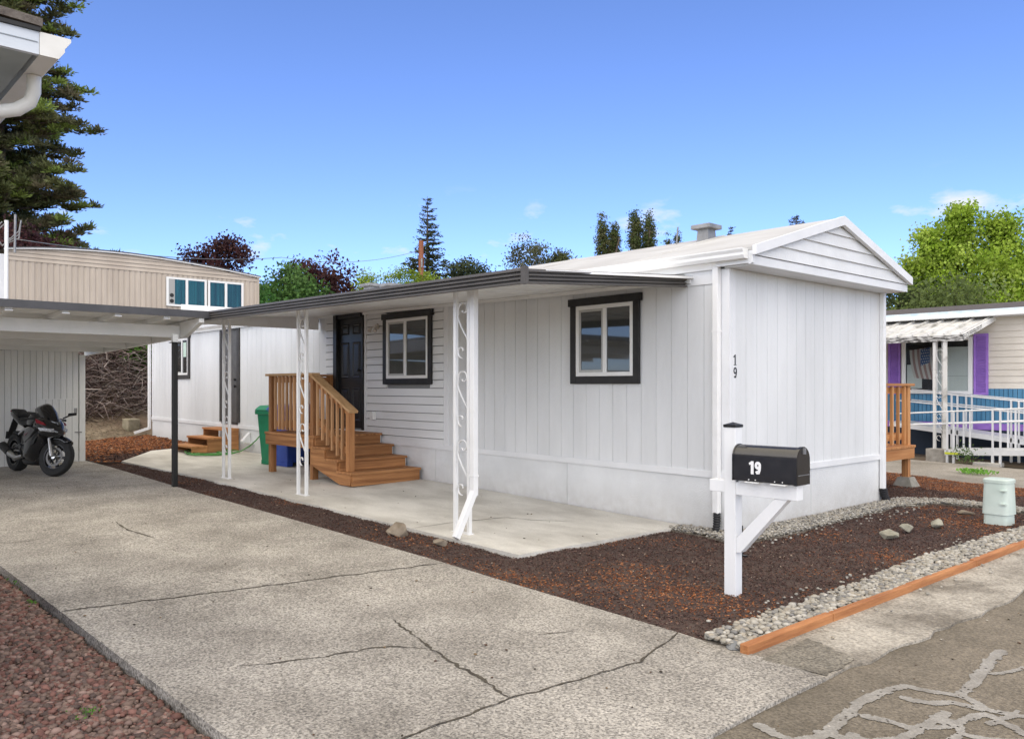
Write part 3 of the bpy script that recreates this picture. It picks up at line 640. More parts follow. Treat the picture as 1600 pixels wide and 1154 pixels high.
# front door (black six-panel) and its frame
DX0, DX1, DZ0, DZ1 = -7.42, -6.58, .76, 2.60
door = bx('front_door', mat('black_door_paint', (.016, .016, .017), rough=.38), H, DX0+.09, DX1-.04, -.012, .02, DZ0+.03, DZ1-.07)
DM = MATS['black_door_paint']
bx('door_frame', BLACKP, door, DX0-.01, DX0+.089, -.075, .02, DZ0, DZ1)
bx('door_frame', BLACKP, door, DX1-.039, DX1+.0, -.045, .02, DZ0, DZ1)
bx('door_frame', BLACKP, door, DX0+.09, DX1-.04, -.06, .02, DZ1-.069, DZ1)
bx('threshold', VINYL, door, DX0, DX1, -.05, .02, DZ0-.035, DZ0-.001)
for ux in (0, 1):
    x0 = DX0+.09+.075+ux*.335; x1 = x0+.225
    for z0, z1 in ((.90, 1.42), (1.58, 2.15), (2.27, 2.44)):
        q = [(x0, z0), (x1, z0), (x1, z1), (x0, z1)]; b = MB()
        o_ = [(x, -.012, z) for x, z in q]; i_ = [(x0+.03, -.002, z0+.03), (x1-.03, -.002, z0+.03), (x1-.03, -.002, z1-.03), (x0+.03, -.002, z1-.03)]
        m_ = [(x0+.012, -.024, z0+.012), (x1-.012, -.024, z0+.012), (x1-.012, -.024, z1-.012), (x0+.012, -.024, z1-.012)]
        k_ = [(x0+.06, -.019, z0+.06), (x1-.06, -.019, z0+.06), (x1-.06, -.019, z1-.06), (x0+.06, -.019, z1-.06)]
        b.add(o_+m_+[(a, -.0135, c) for a, _, c in i_]+k_, [(0, 1, 5, 4), (1, 2, 6, 5), (2, 3, 7, 6), (3, 0, 4, 7), (4, 5, 9, 8), (5, 6, 10, 9), (6, 7, 11, 10), (7, 4, 8, 11), (8, 9, 13, 12), (9, 10, 14, 13), (10, 11, 15, 14), (11, 8, 12, 15), (12, 13, 14, 15)])
        b.build('door_panel', DM, door)
MB().lathe([(.0, -.085), (.022, -.08), (.026, -.06), (.012, -.045), (.012, -.02), (.03, -.016), (.03, -.012)], (DX1-.10, 0, 1.70), 14, 'y').build('door_knob', BLACKM, door, True)
# back door
D2 = bx('back_door', mat('dark_back_door', (.07, .068, .065), (.10, .097, .09), 6, .55), H, -11.95, -11.24, -.006, .02, .74, 2.56)
for q in ((-12.06, -11.955, .73, 2.66), (-11.235, -11.13, .73, 2.66)): bx('door_trim', BRONZE, D2, q[0], q[1], -.03, .02, q[2], q[3])
bx('door_trim', BRONZE, D2, -11.954, -11.236, -.028, .02, 2.565, 2.66); bx('door_trim', BRONZE, D2, -11.954, -11.236, -.028, .02, .69, .738)
for z in (.92, 1.6, 2.4): bx('hinge', VINYL, D2, -11.95, -11.92, -.02, -.007, z, z+.10)
for z in (1.45, 1.58): MB().lathe([(.025, -.05), (.028, -.03), (.012, -.02), (.012, -.007)], (-11.31, 0, z), 10, 'y').build('door_knob', BLACKM, D2, True)
# small fittings on the long wall
ex = bx('dryer_vent', VINYL, H, -10.75, -10.5, -.05, .0, .34, .36)
MB().prism([(-10.75, 0, .36), (-10.75, -.16, .36), (-10.75, -.17, .40), (-10.75, -.01, .56)], (.1, 0, 0)).build('hood', VINYL, ex)
# house numbers on the corner of the gable
def stroke(bb, pts, wd, d0, d1, closed=False):   # a pen stroke of width wd in the (s, z) plane, from depth d0 to d1
    n = len(pts); L = []
    for i in range(n):
        a = Vector(pts[(i-1) % n] if closed else pts[max(i-1, 0)]); c = Vector(pts[(i+1) % n] if closed else pts[min(i+1, n-1)])
        t = (c-a).normalized(); nn = Vector((-t.y, t.x))*(wd[i] if isinstance(wd, list) else wd)/2; p = Vector(pts[i]); L.append((p+nn, p-nn))
    vs = []
    for u, v in L: vs += [(u.x, d0, u.y), (v.x, d0, v.y), (v.x, d1, v.y), (u.x, d1, u.y)]
    fs = [(4*i+j, 4*i+(j+1) % 4, 4*((i+1) % n)+(j+1) % 4, 4*((i+1) % n)+j) for i in range(n if closed else n-1) for j in range(4)]
    if not closed: fs += [(3, 2, 1, 0), tuple(range(4*n-4, 4*n))]
    bb.add(vs, fs)
def digit_one(tf, s, z, h, w, serif=False):
    bb = MB(tf); stroke(bb, [(s, z), (s, z+h)], w, 0, .003); stroke(bb, [(s-.26*h, z+h*.78), (s-.10*h, z+h*.85), (s, z+h-w*.4)], w*.8, .0001, .0031)
    if serif: stroke(bb, [(s-.22*h, z+.03*h), (s+.22*h, z+.03*h)], .05*h, .0001, .0031)
    return bb
def digit_nine(tf, s, z, h, w):
    bb = MB(tf); rx, rz = .27*h-w/2, .31*h-w/2; cz_ = z+h-.31*h
    stroke(bb, [(s+rx*math.cos(2*math.pi*i/22), cz_+rz*math.sin(2*math.pi*i/22)) for i in range(22)], w, 0, .003, True)
    q = [(s+rx, cz_+.02*h), (s+rx*.98, cz_-.16*h), (s+rx*.80, cz_-.36*h), (s+rx*.35, z+w*.55), (s-rx*.25, z+w*.5), (s-rx*.8, z+w*1.2)]
    stroke(bb, q, w, .0001, .0031); return bb
tfG = lambda s, n, z: (.008+n, s, z)
digit_one(tfG, .085, 1.655, .105, .015, True).build('house_number', BLACKM, H); digit_nine(tfG, .085, 1.53, .105, .014).build('house_number', BLACKM, H)
# ================================================================ patio awning with scroll posts
AX0, AX1, AYF = -8.0, -.40, -2.36
def ael(x): return .0115*(-.4-x)            # the awning climbs a little to the far end
AW = thing('patio_awning', 'flat white patio awning with dark ribbed fascia on white scrollwork posts', 'awning', (-4.2, -1.2, 0))
# roof pans: W-profile sheet, white underneath
def awz(x, y): return 2.395+ael(x)+(y-AYF)*.062
b = MB(); pr = []
x = AX0+.01
while x < AX1-.02:
    pr += [(x, 0), (x+.085, 0), (x+.095, .022), (x+.115, .022), (x+.125, 0)]; x += .21
for yy in (AYF+.03, -.002):
    for px_, dz in pr: b.v.append((min(px_, AX1-.01), yy, awz(px_, yy)+dz))
k = len(pr); b.f = [(i, i+1, k+i+1, k+i) for i in range(k-1)]
o = b.build('roof_pan', WHITE_METAL, AW); sm = o.modifiers.new('solid', 'SOLIDIFY'); sm.thickness = .004
def fascia(p0, p1, out_, h, name='fascia'):
    p0, p1 = Vector(p0), Vector(p1); o_ = Vector(out_); n = 4
    prof = []
    for i in range(n):
        z0 = h*i/n; s = h/n
        prof += [(.0, z0), (.020, z0+s*.05), (.026, z0+s*.12), (.026, z0+s*.46), (.020, z0+s*.56), (.001, z0+s*.72)]
    prof += [(0, h), (-.012, h), (-.012, 0)]
    bb = MB()
    q0 = [p0+o_*a+Vector((0, 0, z)) for a, z in prof]; q1 = [p1+o_*a+Vector((0, 0, z)) for a, z in prof]; m = len(prof)
    bb.add(q0+q1, [tuple(range(m))[::-1], tuple(range(m, 2*m))]+[(i, (i+1) % m, m+(i+1) % m, m+i) for i in range(m)])
    return bb.build(name, FASC, AW)
zf = 2.29
fascia((AX0, AYF, zf+ael(AX0)), (AX1-.02, AYF, zf+ael(AX1)), (0, -1, 0), .135)
fascia((AX1, AYF+.012, zf), (AX1-.10, -.03, 2.455), (1, 0, 0), .125)
fascia((AX0, AYF+.012, zf+ael(AX0)), (AX0, -.02, zf+ael(AX0)+.15), (-1, 0, 0), .14)
MB().box(AX0+.014, AX0+.018, AYF+.03, -.03, zf+ael(AX0)+.02, zf+ael(AX0)+.30).build('end_liner', WHITE_METAL, AW)
bx('corner_cap', FASC, AW, AX1-.024, AX1+.029, AYF-.029, AYF+.012, zf-.004, zf+.142)
MB().beam((AX0+.02, -1.9, awz(AX0, -1.9)-.021), (AX1-.02, -1.9, awz(AX1, -1.9)-.021), .05, .04).build('header_beam', WHITE_METAL, AW)
MB().beam((AX0+.02, -.038, awz(AX0, 0)-.030), (AX1-.03, -.038, awz(AX1, 0)-.030), .012, .04).build('wall_rail', WHITE_METAL, AW)
def scroll(x0, x1, y, z):                    # one S scroll between the two legs of a post
    w = x1-x0; P = []
    for i in range(15):                      # big open curl at the top
        a = R(-150+i*25.5); r = .022+.0044*i; P.append((x0+w*.60+math.cos(a)*r*1.05, y, z+.42+math.sin(a)*r))
    P += [(x0+w*.05, y, z+.36), (x0+w*.18, y, z+.31), (x0+w*.45, y, z+.24), (x0+w*.75, y, z+.175), (x1, y, z+.12)]
    Q = []
    for i in range(13):
        a = R(-10+i*24); r = .018+.0042*i; Q.append((x0+w*.42+math.cos(a)*r, y, z+.02+math.sin(a)*r))
    return P, Q
def flat(bb, pts):                           # thin flat bar bent along pts, broad across y
    for a, c in zip(pts[:-1], pts[1:]): bb.beam(a, c, .020, .0045, up=(0, 1, 0)) if False else bb.hexa([(a[0]-.002, a[1]-.009, a[2]-.002), (a[0]+.002, a[1]-.009, a[2]-.002), (a[0]+.002, a[1]+.009, a[2]+.002), (a[0]-.002, a[1]+.009, a[2]+.002), (c[0]-.002, c[1]-.009, c[2]-.002), (c[0]+.002, c[1]-.009, c[2]-.002), (c[0]+.002, c[1]+.009, c[2]+.002), (c[0]-.002, c[1]+.009, c[2]+.002)])
def ribbon_bar(pts, parent):
    bb = MB()
    n = len(pts)
    for i, p in enumerate(pts):
        t = Vector(pts[min(i+1, n-1)])-Vector(pts[max(i-1, 0)]); nn = Vector((-t.z, 0, t.x)).normalized()*.0028
        for sx, sy in ((-1, -1), (1, -1), (1, 1), (-1, 1)): q = Vector(p)+nn*sx; bb.v.append((q.x, q.y+sy*.010, q.z))
    bb.f = [(4*i+j, 4*i+(j+1) % 4, 4*i+4+(j+1) % 4, 4*i+4+j) for i in range(n-1) for j in range(4)]+[(3, 2, 1, 0), tuple(range(4*n-4, 4*n))]
    return bb.build('scroll', WHITE_METAL, parent, 'all')
for xl, yp in ((-1.77, -2.0), (-5.10, -1.92), (-7.45, -1.90)):
    zt = awz(xl, yp)-.045; z0 = gz(xl, yp)+.02
    post = bx('post', WHITE_METAL, AW, xl-.019, xl+.019, yp-.019, yp+.019, z0, zt, bevel=.004)
    bx('leg', WHITE_METAL, post, xl+.19, xl+.228, yp-.019, yp+.019, z0, zt, bevel=.004)
    bx('foot_plate', WHITE_METAL, post, xl-.03, xl+.24, yp-.032, yp+.032, z0-.004, z0+.006)
    for i in range(4):
        zc = zt-.62-i*.66
        if zc < z0+.06: break
        for pts in scroll(xl+.022, xl+.188, yp, zc): ribbon_bar(pts, post)
# awning downspout beside the near post
dx, dy = -1.455, -2.03
dsp = bx('downspout', WHITE_METAL, AW, dx-.036, dx+.03, dy-.028, dy+.028, .42, awz(dx, dy)-.02, bevel=.006)
MB().beam((dx, dy, .46), (dx+.02, dy-.235, .05), .062, .056, up=(1, 0, 0)).build('elbow', WHITE_METAL, dsp, bevel=.005)
bx('strap', WHITE_METAL, dsp, dx-.040, dx+.034, dy-.032, dy+.032, .60, .615)

# ================================================================ cedar porch and stairs
PT = .745; PX0, PX1, PYF = -7.56, -6.06, -1.17
PO = thing('porch_stairs', 'brown cedar porch with railing and four wide steps at the black front door', 'porch', (-6.3, -.6, .13))
n = 9; w = (PX1-PX0)/n
bw = abs(PYF)/8
for i in range(8): bx('deck_board', CED['x'], PO, PX0-.03, PX1+.03, PYF-.02+i*bw+.002, PYF-.02+(i+1)*bw-.004-(0.02 if i == 7 else 0), PT-.034, PT, bevel=.003)
bx('rim_joist', CED['x'], PO, PX0-.02, PX1-.10, PYF-.005, PYF+.033, PT-.19, PT-.036)
bx('rim_joist', CED['y'], PO, PX0-.018, PX0+.02, PYF+.035, -.03, PT-.19, PT-.036)
bx('rim_joist', CED['y'], PO, PX1-.14, PX1-.1, PYF+.035, -.03, PT-.19, PT-.036)
gzp = gz(-6.8, -1.1)+.02
for x in (PX0, PX1-.19):
    bx('post', CED['z'], PO, x, x+.09, PYF+.036, PYF+.126, gz(x, PYF)+.02, PT+.86, bevel=.004)
for x in (PX0+.02, PX1-.19): bx('post', CED['z'], PO, x, x+.09, -.16, -.07, gz(x, 0)+.02, PT-.04)
bx('post', CED['z'], PO, PX0+.0, PX0+.09, -.125, -.035, PT, PT+.86)
RT = PT+.86
bx('top_rail', RAILW, PO, PX0-.05, PX1-.08, PYF-.0, PYF+.14, RT, RT+.036, bevel=.004)
bx('top_rail', CED['y'], PO, PX0-.045, PX0+.10, PYF+.142, -.03, RT+.001, RT+.034, bevel=.004)
for z0, z1 in ((RT-.10, RT-.012), (PT+.08, PT+.165)):
    bx('rail', CED['x'], PO, PX0+.092, PX1-.192, PYF+.085, PYF+.118, z0, z1)
    bx('rail', CED['y'], PO, PX0+.03, PX0+.063, PYF+.13, -.13, z0, z1)
for i in range(8):
    x = PX0+.16+i*.123
    if x < PX1-.22: bx('baluster', BAL, PO, x, x+.036, PYF+.048, PYF+.084, PT+.04, RT-.004)
    y = PYF+.2+i*.123
    if y < -.15: bx('baluster', BAL, PO, PX0-.006, PX0+.029, y, y+.036, PT+.04, RT-.004)
# steps
TZ = [.745, .595, .445, .295]; SX = [PX1, -5.74, -5.40, -5.06]; g0 = gz(-5.1, -.6)+.02
for i in range(1, 4):
    for j in range(2):
        x0 = SX[i-1]-.03+(.005 if j == 0 else (SX[i]-SX[i-1])/2+.02); x1 = SX[i-1]-.03+((SX[i]-SX[i-1])/2+.016 if j == 0 else SX[i]-SX[i-1]+.06)
        bx('tread', CED['y'], PO, x0, x1, PYF-.02+.0, -.045, TZ[i]-.034, TZ[i], bevel=.004)
for i in range(4):
    zb = (TZ[i+1] if i < 3 else g0)
    bx('riser', CED['y'], PO, SX[i]-.032+(.0), SX[i]-.006, PYF+.03, -.055, zb+.002, TZ[i]-.036)
    bx('riser_cleat', VINYL if i < 3 else CED['z'], PO, SX[i]-.030, SX[i]-.008, -.053, -.046, zb+.004, TZ[i]-.038)
for yy in (PYF+.0, -.42):
    st = [(PX1-.09, TZ[0]-.19)]
    pts = [(PX1-.098, PT-.036), (PX1-.034, PT-.036)]
    for i in range(3): pts += [(SX[i]-.034, TZ[i+1]-.036), (SX[i+1]-.034, TZ[i+1]-.036)]
    pts += [(SX[3]-.034, g0), (SX[3]-.30, g0), (PX1-.098, PT-.42)]
    MB().prism([(x, yy, z) for x, z in pts], (0, .036, 0)).build('stringer', CED['x'], PO)
bx('base_board', CED['y'], PO, SX[3]-.004, SX[3]+.006, PYF+.0, -.06, g0, g0+.05)
# stair rail
xb = SX[3]-.16; zb = TZ[3]
bx('post', CED['z'], PO, xb-.045, xb+.045, PYF+.036, PYF+.126, zb, zb+.80, bevel=.004)
xt = PX1-.145
MB().beam((xt-.02, PYF+.08, RT+.015), (xb+.09, PYF+.08, zb+.80+.005), .14, .036).build('stair_rail', RAILW, PO, bevel=.004)
sl = (zb+.80-RT)/(xb+.09-xt)
for dz0 in (-.075, -.62):
    MB().beam((xt+.05, PYF+.10, RT+dz0+sl*.05), (xb-.046, PYF+.10, RT+dz0+sl*(xb-.046-xt)), .034, .085).build('rail', CED['x'], PO)
for i in range(6):
    x = xt+.12+i*.135
    if x > xb-.08: break
    bx('baluster', BAL, PO, x, x+.036, PYF+.046, PYF+.082, RT+sl*(x-xt)-.80, RT+sl*(x-xt)-.012)

# fittings on the wall by the door
OB = thing('wall_outlet', 'small white weatherproof outlet box low on the lap siding', 'outlet', (-6.32, -.03, .98))
bx('plate', VINYL, OB, -6.40, -6.25, -.032, -.012, .93, 1.06, bevel=.004); bx('cover', VINYL, OB, -6.335, -6.255, -.062, -.033, .935, 1.055, bevel=.008); bx('cover', VINYL, OB, -6.395, -6.345, -.046, -.033, .96, 1.03, bevel=.006)
WLT = thing('wall_light', 'small white twin wall light beside the black front door', 'wall light', (-6.20, -.03, 2.33))
cream = mat('cream_fixture', (.60, .56, .51), rough=.5)
MB().lathe([(.040, -.040), (.045, -.028), (.045, -.018)], (-6.20, 0, 2.36), 16, 'y').build('base', cream, WLT, True)
for dx in (-.05, .07):
    MB().tube([(-6.20, -.04, 2.36), (-6.20+dx*.6, -.07, 2.355), (-6.20+dx, -.09, 2.34)], .009, 8).build('arm', cream, WLT, True)
    MB().tube([(-6.20+dx, -.09, 2.35), (-6.20+dx*1.2, -.11, 2.315), (-6.20+dx*1.35, -.13, 2.28)], [.014, .024, .03], 12).build('lamp_head', cream, WLT, True)

# ================================================================ small box steps at the back door
BS = thing('box_steps', 'small open three-tread cedar steps below the narrow back door', 'steps', (-11.6, -.5, .18))
zb = gz(-11.6, -.5)+.02; BX0, BX1 = -12.12, -11.12
for i, (zt, ya) in enumerate(((.62, -.03), (.46, -.34), (.31, -.65))):
    bx('tread', CEDN['x'], BS, BX0-.01, BX1+.01, ya-.335, ya-.005, zt-.036, zt, bevel=.003)
    for x in (BX0, BX1-.036): bx('side_panel', CED['y'], BS, x, x+.036, ya-.31, ya-(.005), zb if i else zb, zt-.037)
MB().prism([(-11.72, -.38, .44-.02), (-11.72, -.38, .30), (-11.72, -.60, .30)], (.02, 0, 0)).build('brace', CED['y'], BS)

# ================================================================ bins and hose
def wheelie(name, label, x, y, rz, body, lid, hh=.98, w=.56, d=.62):
    T = thing(name, label, 'bin', (x, y, gz(x, y)+.02), rz)
    a, c = w*.40, d*.40
    MB().hexa([(-a, -c, .06), (a, -c, .06), (a, c, .06), (-a, c, .06), (-w/2, -d/2, hh-.1), (w/2, -d/2, hh-.1), (w/2, d/2, hh-.1), (-w/2, d/2, hh-.1)]).build('body', body, T, bevel=.02, local=True)
    bx('rim', body, T, -w/2-.025, w/2+.025, -d/2-.025, d/2+.025, hh-.14, hh-.07, bevel=.012, local=True)
    l = MB().hexa([(-w/2-.03, -d/2-.04, hh-.068), (w/2+.03, -d/2-.04, hh-.068), (w/2+.03, d/2+.03, hh-.068), (-w/2-.03, d/2+.03, hh-.068), (-w/2+.03, -d/2+.03, hh+.01), (w/2-.03, -d/2+.03, hh+.01), (w/2-.03, d/2, hh+.03), (-w/2+.03, d/2, hh+.03)]).build('lid', lid, T, bevel=.015, local=True)
    bx('foot', body, T, -a, a, -c, -c+.1, 0, .07, local=True)
    for s in (-1, 1): MB().lathe([(.11, -.025), (.12, -.015), (.12, .015), (.11, .025)], (s*(a+.03), c, .12), 18, 'x').build('wheel', BLACKM, T, True, local=True)
    MB().tube([(-w*.4, d/2+.03, hh-.06), (-w*.4, d/2+.10, hh-.03), (w*.4, d/2+.10, hh-.03), (w*.4, d/2+.03, hh-.06)], .014, 8).build('handle', body, T, True, local=True)
    return T
GRN = mat('green_plastic', (.005, .17, .075), (.008, .21, .095), 5, .45); GRN2 = mat('green_lid_plastic', (.007, .24, .11), rough=.45)
BLU = mat('blue_plastic', (.02, .055, .30), (.03, .08, .38), 5, .45); BLU2 = mat('blue_lid_plastic', (.04, .09, .42), rough=.45)
pg = pY(428, 724, -.62); wheelie('wheelie_bin', 'green wheelie bin beside the cedar porch', pg.x, -.52, R(8), GRN, GRN2, .97, .5, .55)
pb = pY(452, 728, -.55); wheelie('wheelie_bin', 'blue wheelie bin behind the porch railing', pb.x-.05, -.48, R(4), BLU, BLU2, .98, .58, .56)
HS = MB(); pts = []
hc = gp(357, 711, .02); hc = Vector((-11.05, -.62, 0))
for i in range(200):
    a = i*.22; r = .22+.16*math.sin(i*.045)**2+.004*i*.5
    x, y = hc.x+math.cos(a)*r*.95, hc.y+math.sin(a)*r*.62; pts.append((x, y, gz(x, y)+.034+.012*math.sin(a*1.7)+.00012*i))
le = pts[-1]
tap = Vector((-9.95, -.10, .58))
for t in (.25, .5, .7, .85, 1):
    pts.append((le[0]+(tap.x-le[0])*t, le[1]+(tap.y-le[1])*t, le[2]+(tap.z-le[2])*t**2.6))
tag(HS.tube(pts, .011, 6).build('garden_hose', mat('green_hose', (.05, .22, .04), (.10, .30, .07), 20, .45), None, 'all'), 'coiled green garden hose on the patio near the back steps', 'hose')
TP = thing('hose_tap', 'small metal hose tap on the white skirting', 'tap', (-9.95, -.02, .58))
MB().tube([(-9.95, 0, .60), (-9.95, -.07, .60), (-9.95, -.10, .57)], .016, 8).build('spout', GREYM, TP, True); MB().lathe([(.03, 0), (.03, .008)], (-9.95, -.06, .63), 10).build('handle', GREYM, TP)

# ================================================================ mailbox on its post
mb = gp(1145.5, 925)
MX = thing('mailbox', 'black mailbox numbered 19 on a white timber post with an angled brace', 'mailbox', (mb.x, mb.y, mb.z-.01), R(1.5))
PAINT = mat('bright_white_post_paint', (.74, .75, .76), (.80, .80, .80), 5, .5, .25, 40, stretch=(1, 1, .2))
hw = .0445
post = bx('post', PAINT, MX, -hw, hw, -hw, hw, -.15, 1.172, bevel=.003, local=True)
bx('cap', BLACKM, post, -.050, .050, -.050, .050, 1.172, 1.191, bevel=.002)
MB().add([(-.046, -.046, 1.191), (.046, -.046, 1.191), (.046, .046, 1.191), (-.046, .046, 1.191), (0, 0, 1.208)], [(0, 1, 4), (1, 2, 4), (2, 3, 4), (3, 0, 4), (3, 2, 1, 0)]).build('cap_top', BLACKM, post)
bx('arm', PAINT, MX, -.165, -hw-.0005, -hw+.002, hw-.002, .715, .800, bevel=.003, local=True)
bx('arm', PAINT, MX, hw+.0005, .50, -hw+.002, hw-.002, .705, .795, bevel=.003, local=True)
MB().prism([(hw+.001, -.035, .30), (hw+.001, -.035, .40), (.335, -.035, .704), (.43-.0, -.035, .704), (hw+.035, -.035, .305)], (0, .07, 0)).build('brace', PAINT, MX, bevel=.002, local=True)
bxw, bz, wallh, rad = .172, .813, .155, .086
BOX = mat('black_mailbox_enamel', (.012, .011, .011), (.02, .018, .018), 12, .2, .05, 14, spec=.8)
def arch(grow=0., z0=0.):
    r = rad+grow; P = [(-r, bz-z0), ]
    for i in range(15): a = math.pi-math.pi*i/14; P.append((math.cos(a)*r, bz+wallh+math.sin(a)*(rad*1.02+grow)))
    P.append((r, bz-z0)); return P
x0, x1 = hw+.005, hw+.005+.475
bxo = MB().prism([(x0, a, c) for a, c in arch()], (x1-x0, 0, 0)).build('box', BOX, MX, True, local=True)
MB().prism([(x1-.022, a, c) for a, c in arch(.006, .004)], (.020, 0, 0)).build('door', BOX, bxo, True)
MB().prism([(x0-.004, a, c) for a, c in arch(.004, .002)], (.010, 0, 0)).build('rear_lip', BOX, bxo, True)
for s in (-1, 1): bx('crease', BOX, bxo, x0+.008, x1-.023, s*rad-.002*(s < 0)-.0, s*rad+.002*(s > 0), bz+wallh-.004, bz+wallh+.004)
bx('latch', GREYM, bxo, x1-.001, x1+.012, -.012, .012, bz+wallh+.045, bz+wallh+.085)
bx('handle', GREYM, bxo, x1-.001, x1+.004, -.075, .075, bz+.060, bz+.064)
for q in ((.10, .20), (.29, .40)):
    bx('bracket', VINYL, bxo, x0+q[0], x0+q[1], -rad-.016, -rad+.02, bz-.009, bz-.002)
    for t in (.25, .75): MB().lathe([(.004, -.004), (.004, 0)], (x0+q[0]+(q[1]-q[0])*t, -rad-.002, bz+.012), 8, 'y').build('bolt', VINYL, bxo)
tfB = lambda s, n, z: (s, -rad-.0008-n*.3, z)
VD = mat('white_vinyl_digits', (.8, .8, .8), rough=.4)
digit_one(tfB, x0+.150, bz+.050, .088, .021).build('number', VD, bxo); digit_nine(tfB, x0+.192, bz+.050, .088, .019).build('number', VD, bxo)
bx('platform', PAINT, MX, x0+.03, x1-.02, -.06, .06, .796, bz-.001, local=True)
sd_ = thing('edging_stake', 'thin black plastic stake in the mulch behind the mailbox post', 'stake', (*gp(1158, 868)[:2], 0.))
MB().box(-.012, .012, -.012, .012, -.1, .26).build('shaft', BLACKM, sd_, local=True); bx('base', BLACKM, sd_, -.03, .05, -.02, .02, -.02, .012, local=True)

# ================================================================ green pedestal, rocks, timber edging
pe = gp(1556, 818)
PE = thing('utility_pedestal', 'pale green utility pedestal standing in the mulch', 'utility box', (pe.x, pe.y+.1, -.01), R(-5))
PG = mat('pale_green_plastic', (.50, .58, .52), (.58, .65, .59), 4, .5, .1, 20)
dome = lambda z, rx, ry, sx=0: [(math.copysign(abs(math.cos(2*math.pi*j/20))**.38, math.cos(2*math.pi*j/20))*rx+sx, math.copysign(abs(math.sin(2*math.pi*j/20))**.38, math.sin(2*math.pi*j/20))*ry, z) for j in range(20)]
def stack(levels):
    b = MB(); n = 20
    for l in levels: b.v += dome(*l)
    b.f = [(i*n+j, i*n+(j+1) % n, (i+1)*n+(j+1) % n, (i+1)*n+j) for i in range(len(levels)-1) for j in range(n)]+[tuple(range(n))[::-1], tuple(range((len(levels)-1)*n, len(levels)*n))]
    return b
stack([(0, .125, .12), (.12, .12, .115)]).build('base', PG, PE, True, local=True)
stack([(.11, .135, .13, .0), (.44, .122, .116), (.445, .122, .116)]).build('shell', PG, PE, True, local=True)
stack([(.44, .130, .124), (.47, .131, .125), (.482, .12, .115), (.486, .06, .06)]).build('lid', PG, PE, True, local=True)
for z in (.22, .36): bx('latch', PG, PE, .06, .12, -.145, -.10, z, z+.012, local=True)
def rock(name, label, px_, py_, w, h, seed, flat_=1., group=None, rz=0, col=None):
    p = gp(px_, py_); random.seed(seed); b = bmesh.new()
    pts = [Vector((random.gauss(0, 1), random.gauss(0, 1), random.gauss(0, .9))).normalized() for _ in range(13)]
    for q in pts: b.verts.new((q.x*w/2*random.uniform(.8, 1.1), q.y*w*.36*random.uniform(.8, 1.1), (q.z*.5+.35)*h))
    r = bmesh.ops.convex_hull(b, input=b.verts); 
    bmesh.ops.delete(b, geom=[v for v in b.verts if not v.link_faces], context='VERTS')
    bmesh.ops.bevel(b, geom=b.edges[:], offset=min(w, h)*.03, segments=1, affect='EDGES')
    bmesh.ops.triangulate(b, faces=b.faces[:]); bmesh.ops.subdivide_edges(b, edges=b.edges[:], cuts=1)
    for v in b.verts: v.co += v.co.normalized()*w*.025*mnoise.noise(v.co*40/w*.2+Vector((seed, 0, 0)))
    me = bpy.data.meshes.new(name); b.to_mesh(me); b.free(); me.materials.append(col or ROCK)
    o = link(name, me); o.location = (p.x, p.y, p.z-.01); o.rotation_euler = (0, 0, R(rz)); tag(o, label, 'rock', group); return o
ROCK = mat('tan_field_stone', (.17, .135, .095), (.30, .25, .19), 9, .9, .6, 60)
ROCKG = mat('grey_angular_stone', (.21, .195, .145), (.36, .34, .27), 9, .9, .6, 60)
rock('rock', 'larger brown rock in the mulch strip between driveway and patio', 622, 836, .27, .17, 4, rz=35)
rock('rock', 'smaller brown rock near the foot of the awning post', 687, 853, .16, .10, 8, rz=40)
rock('rock', 'mossy grey rock nearest the gable wall in the mulch', 1391, 841, .23, .13, 11, rz=60, col=ROCKG)
rock('rock', 'small grey wedge rock, middle one of the row before the pedestal', 1416, 831, .15, .12, 21, rz=20, col=ROCKG)
rock('rock', 'pale pointed rock nearest the green pedestal', 1468, 823, .21, .12, 35, rz=70, col=ROCKG)
rock('rock', 'flat tan rock half on the pebble path', 1511, 803, .22, .08, 41, rz=50, col=ROCK)
rock('rock', 'rounded blue-grey stone at the end of the timber edging', 1146, 1013, .11, .07, 52, rz=40, col=mat('blue_grey_stone', (.16, .165, .165), (.25, .25, .245), 12, .75))
random.seed(77)
ys = [-3.06, -2.1, -.95, .25, 1.35, 2.6, 3.8, 5.0, 6.1]
TE = thing('timber_edging', 'long orange-brown cedar timber edging beside the pebble strip', 'edging', (2.08, 0, 0))
for i, (a, c) in enumerate(zip(ys[:-1], ys[1:])):
    xa = 2.05+.008*(a+3)*1.1; xc = 2.05+.008*(c+3)*1.1; j = random.uniform(-.006, .006)
    MB().hexa([(xa+j, a+.003, -.03), (xa+.052+j, a+.003, -.03), (xc+.052-j, c-.003, -.03), (xc-j, c-.003, -.03), (xa+j, a+.003, .046+j), (xa+.052+j, a+.003, .046), (xc+.052-j, c-.003, .046), (xc-j, c-.003, .044+j)]).build('timber', TIMB, TE, bevel=.004)

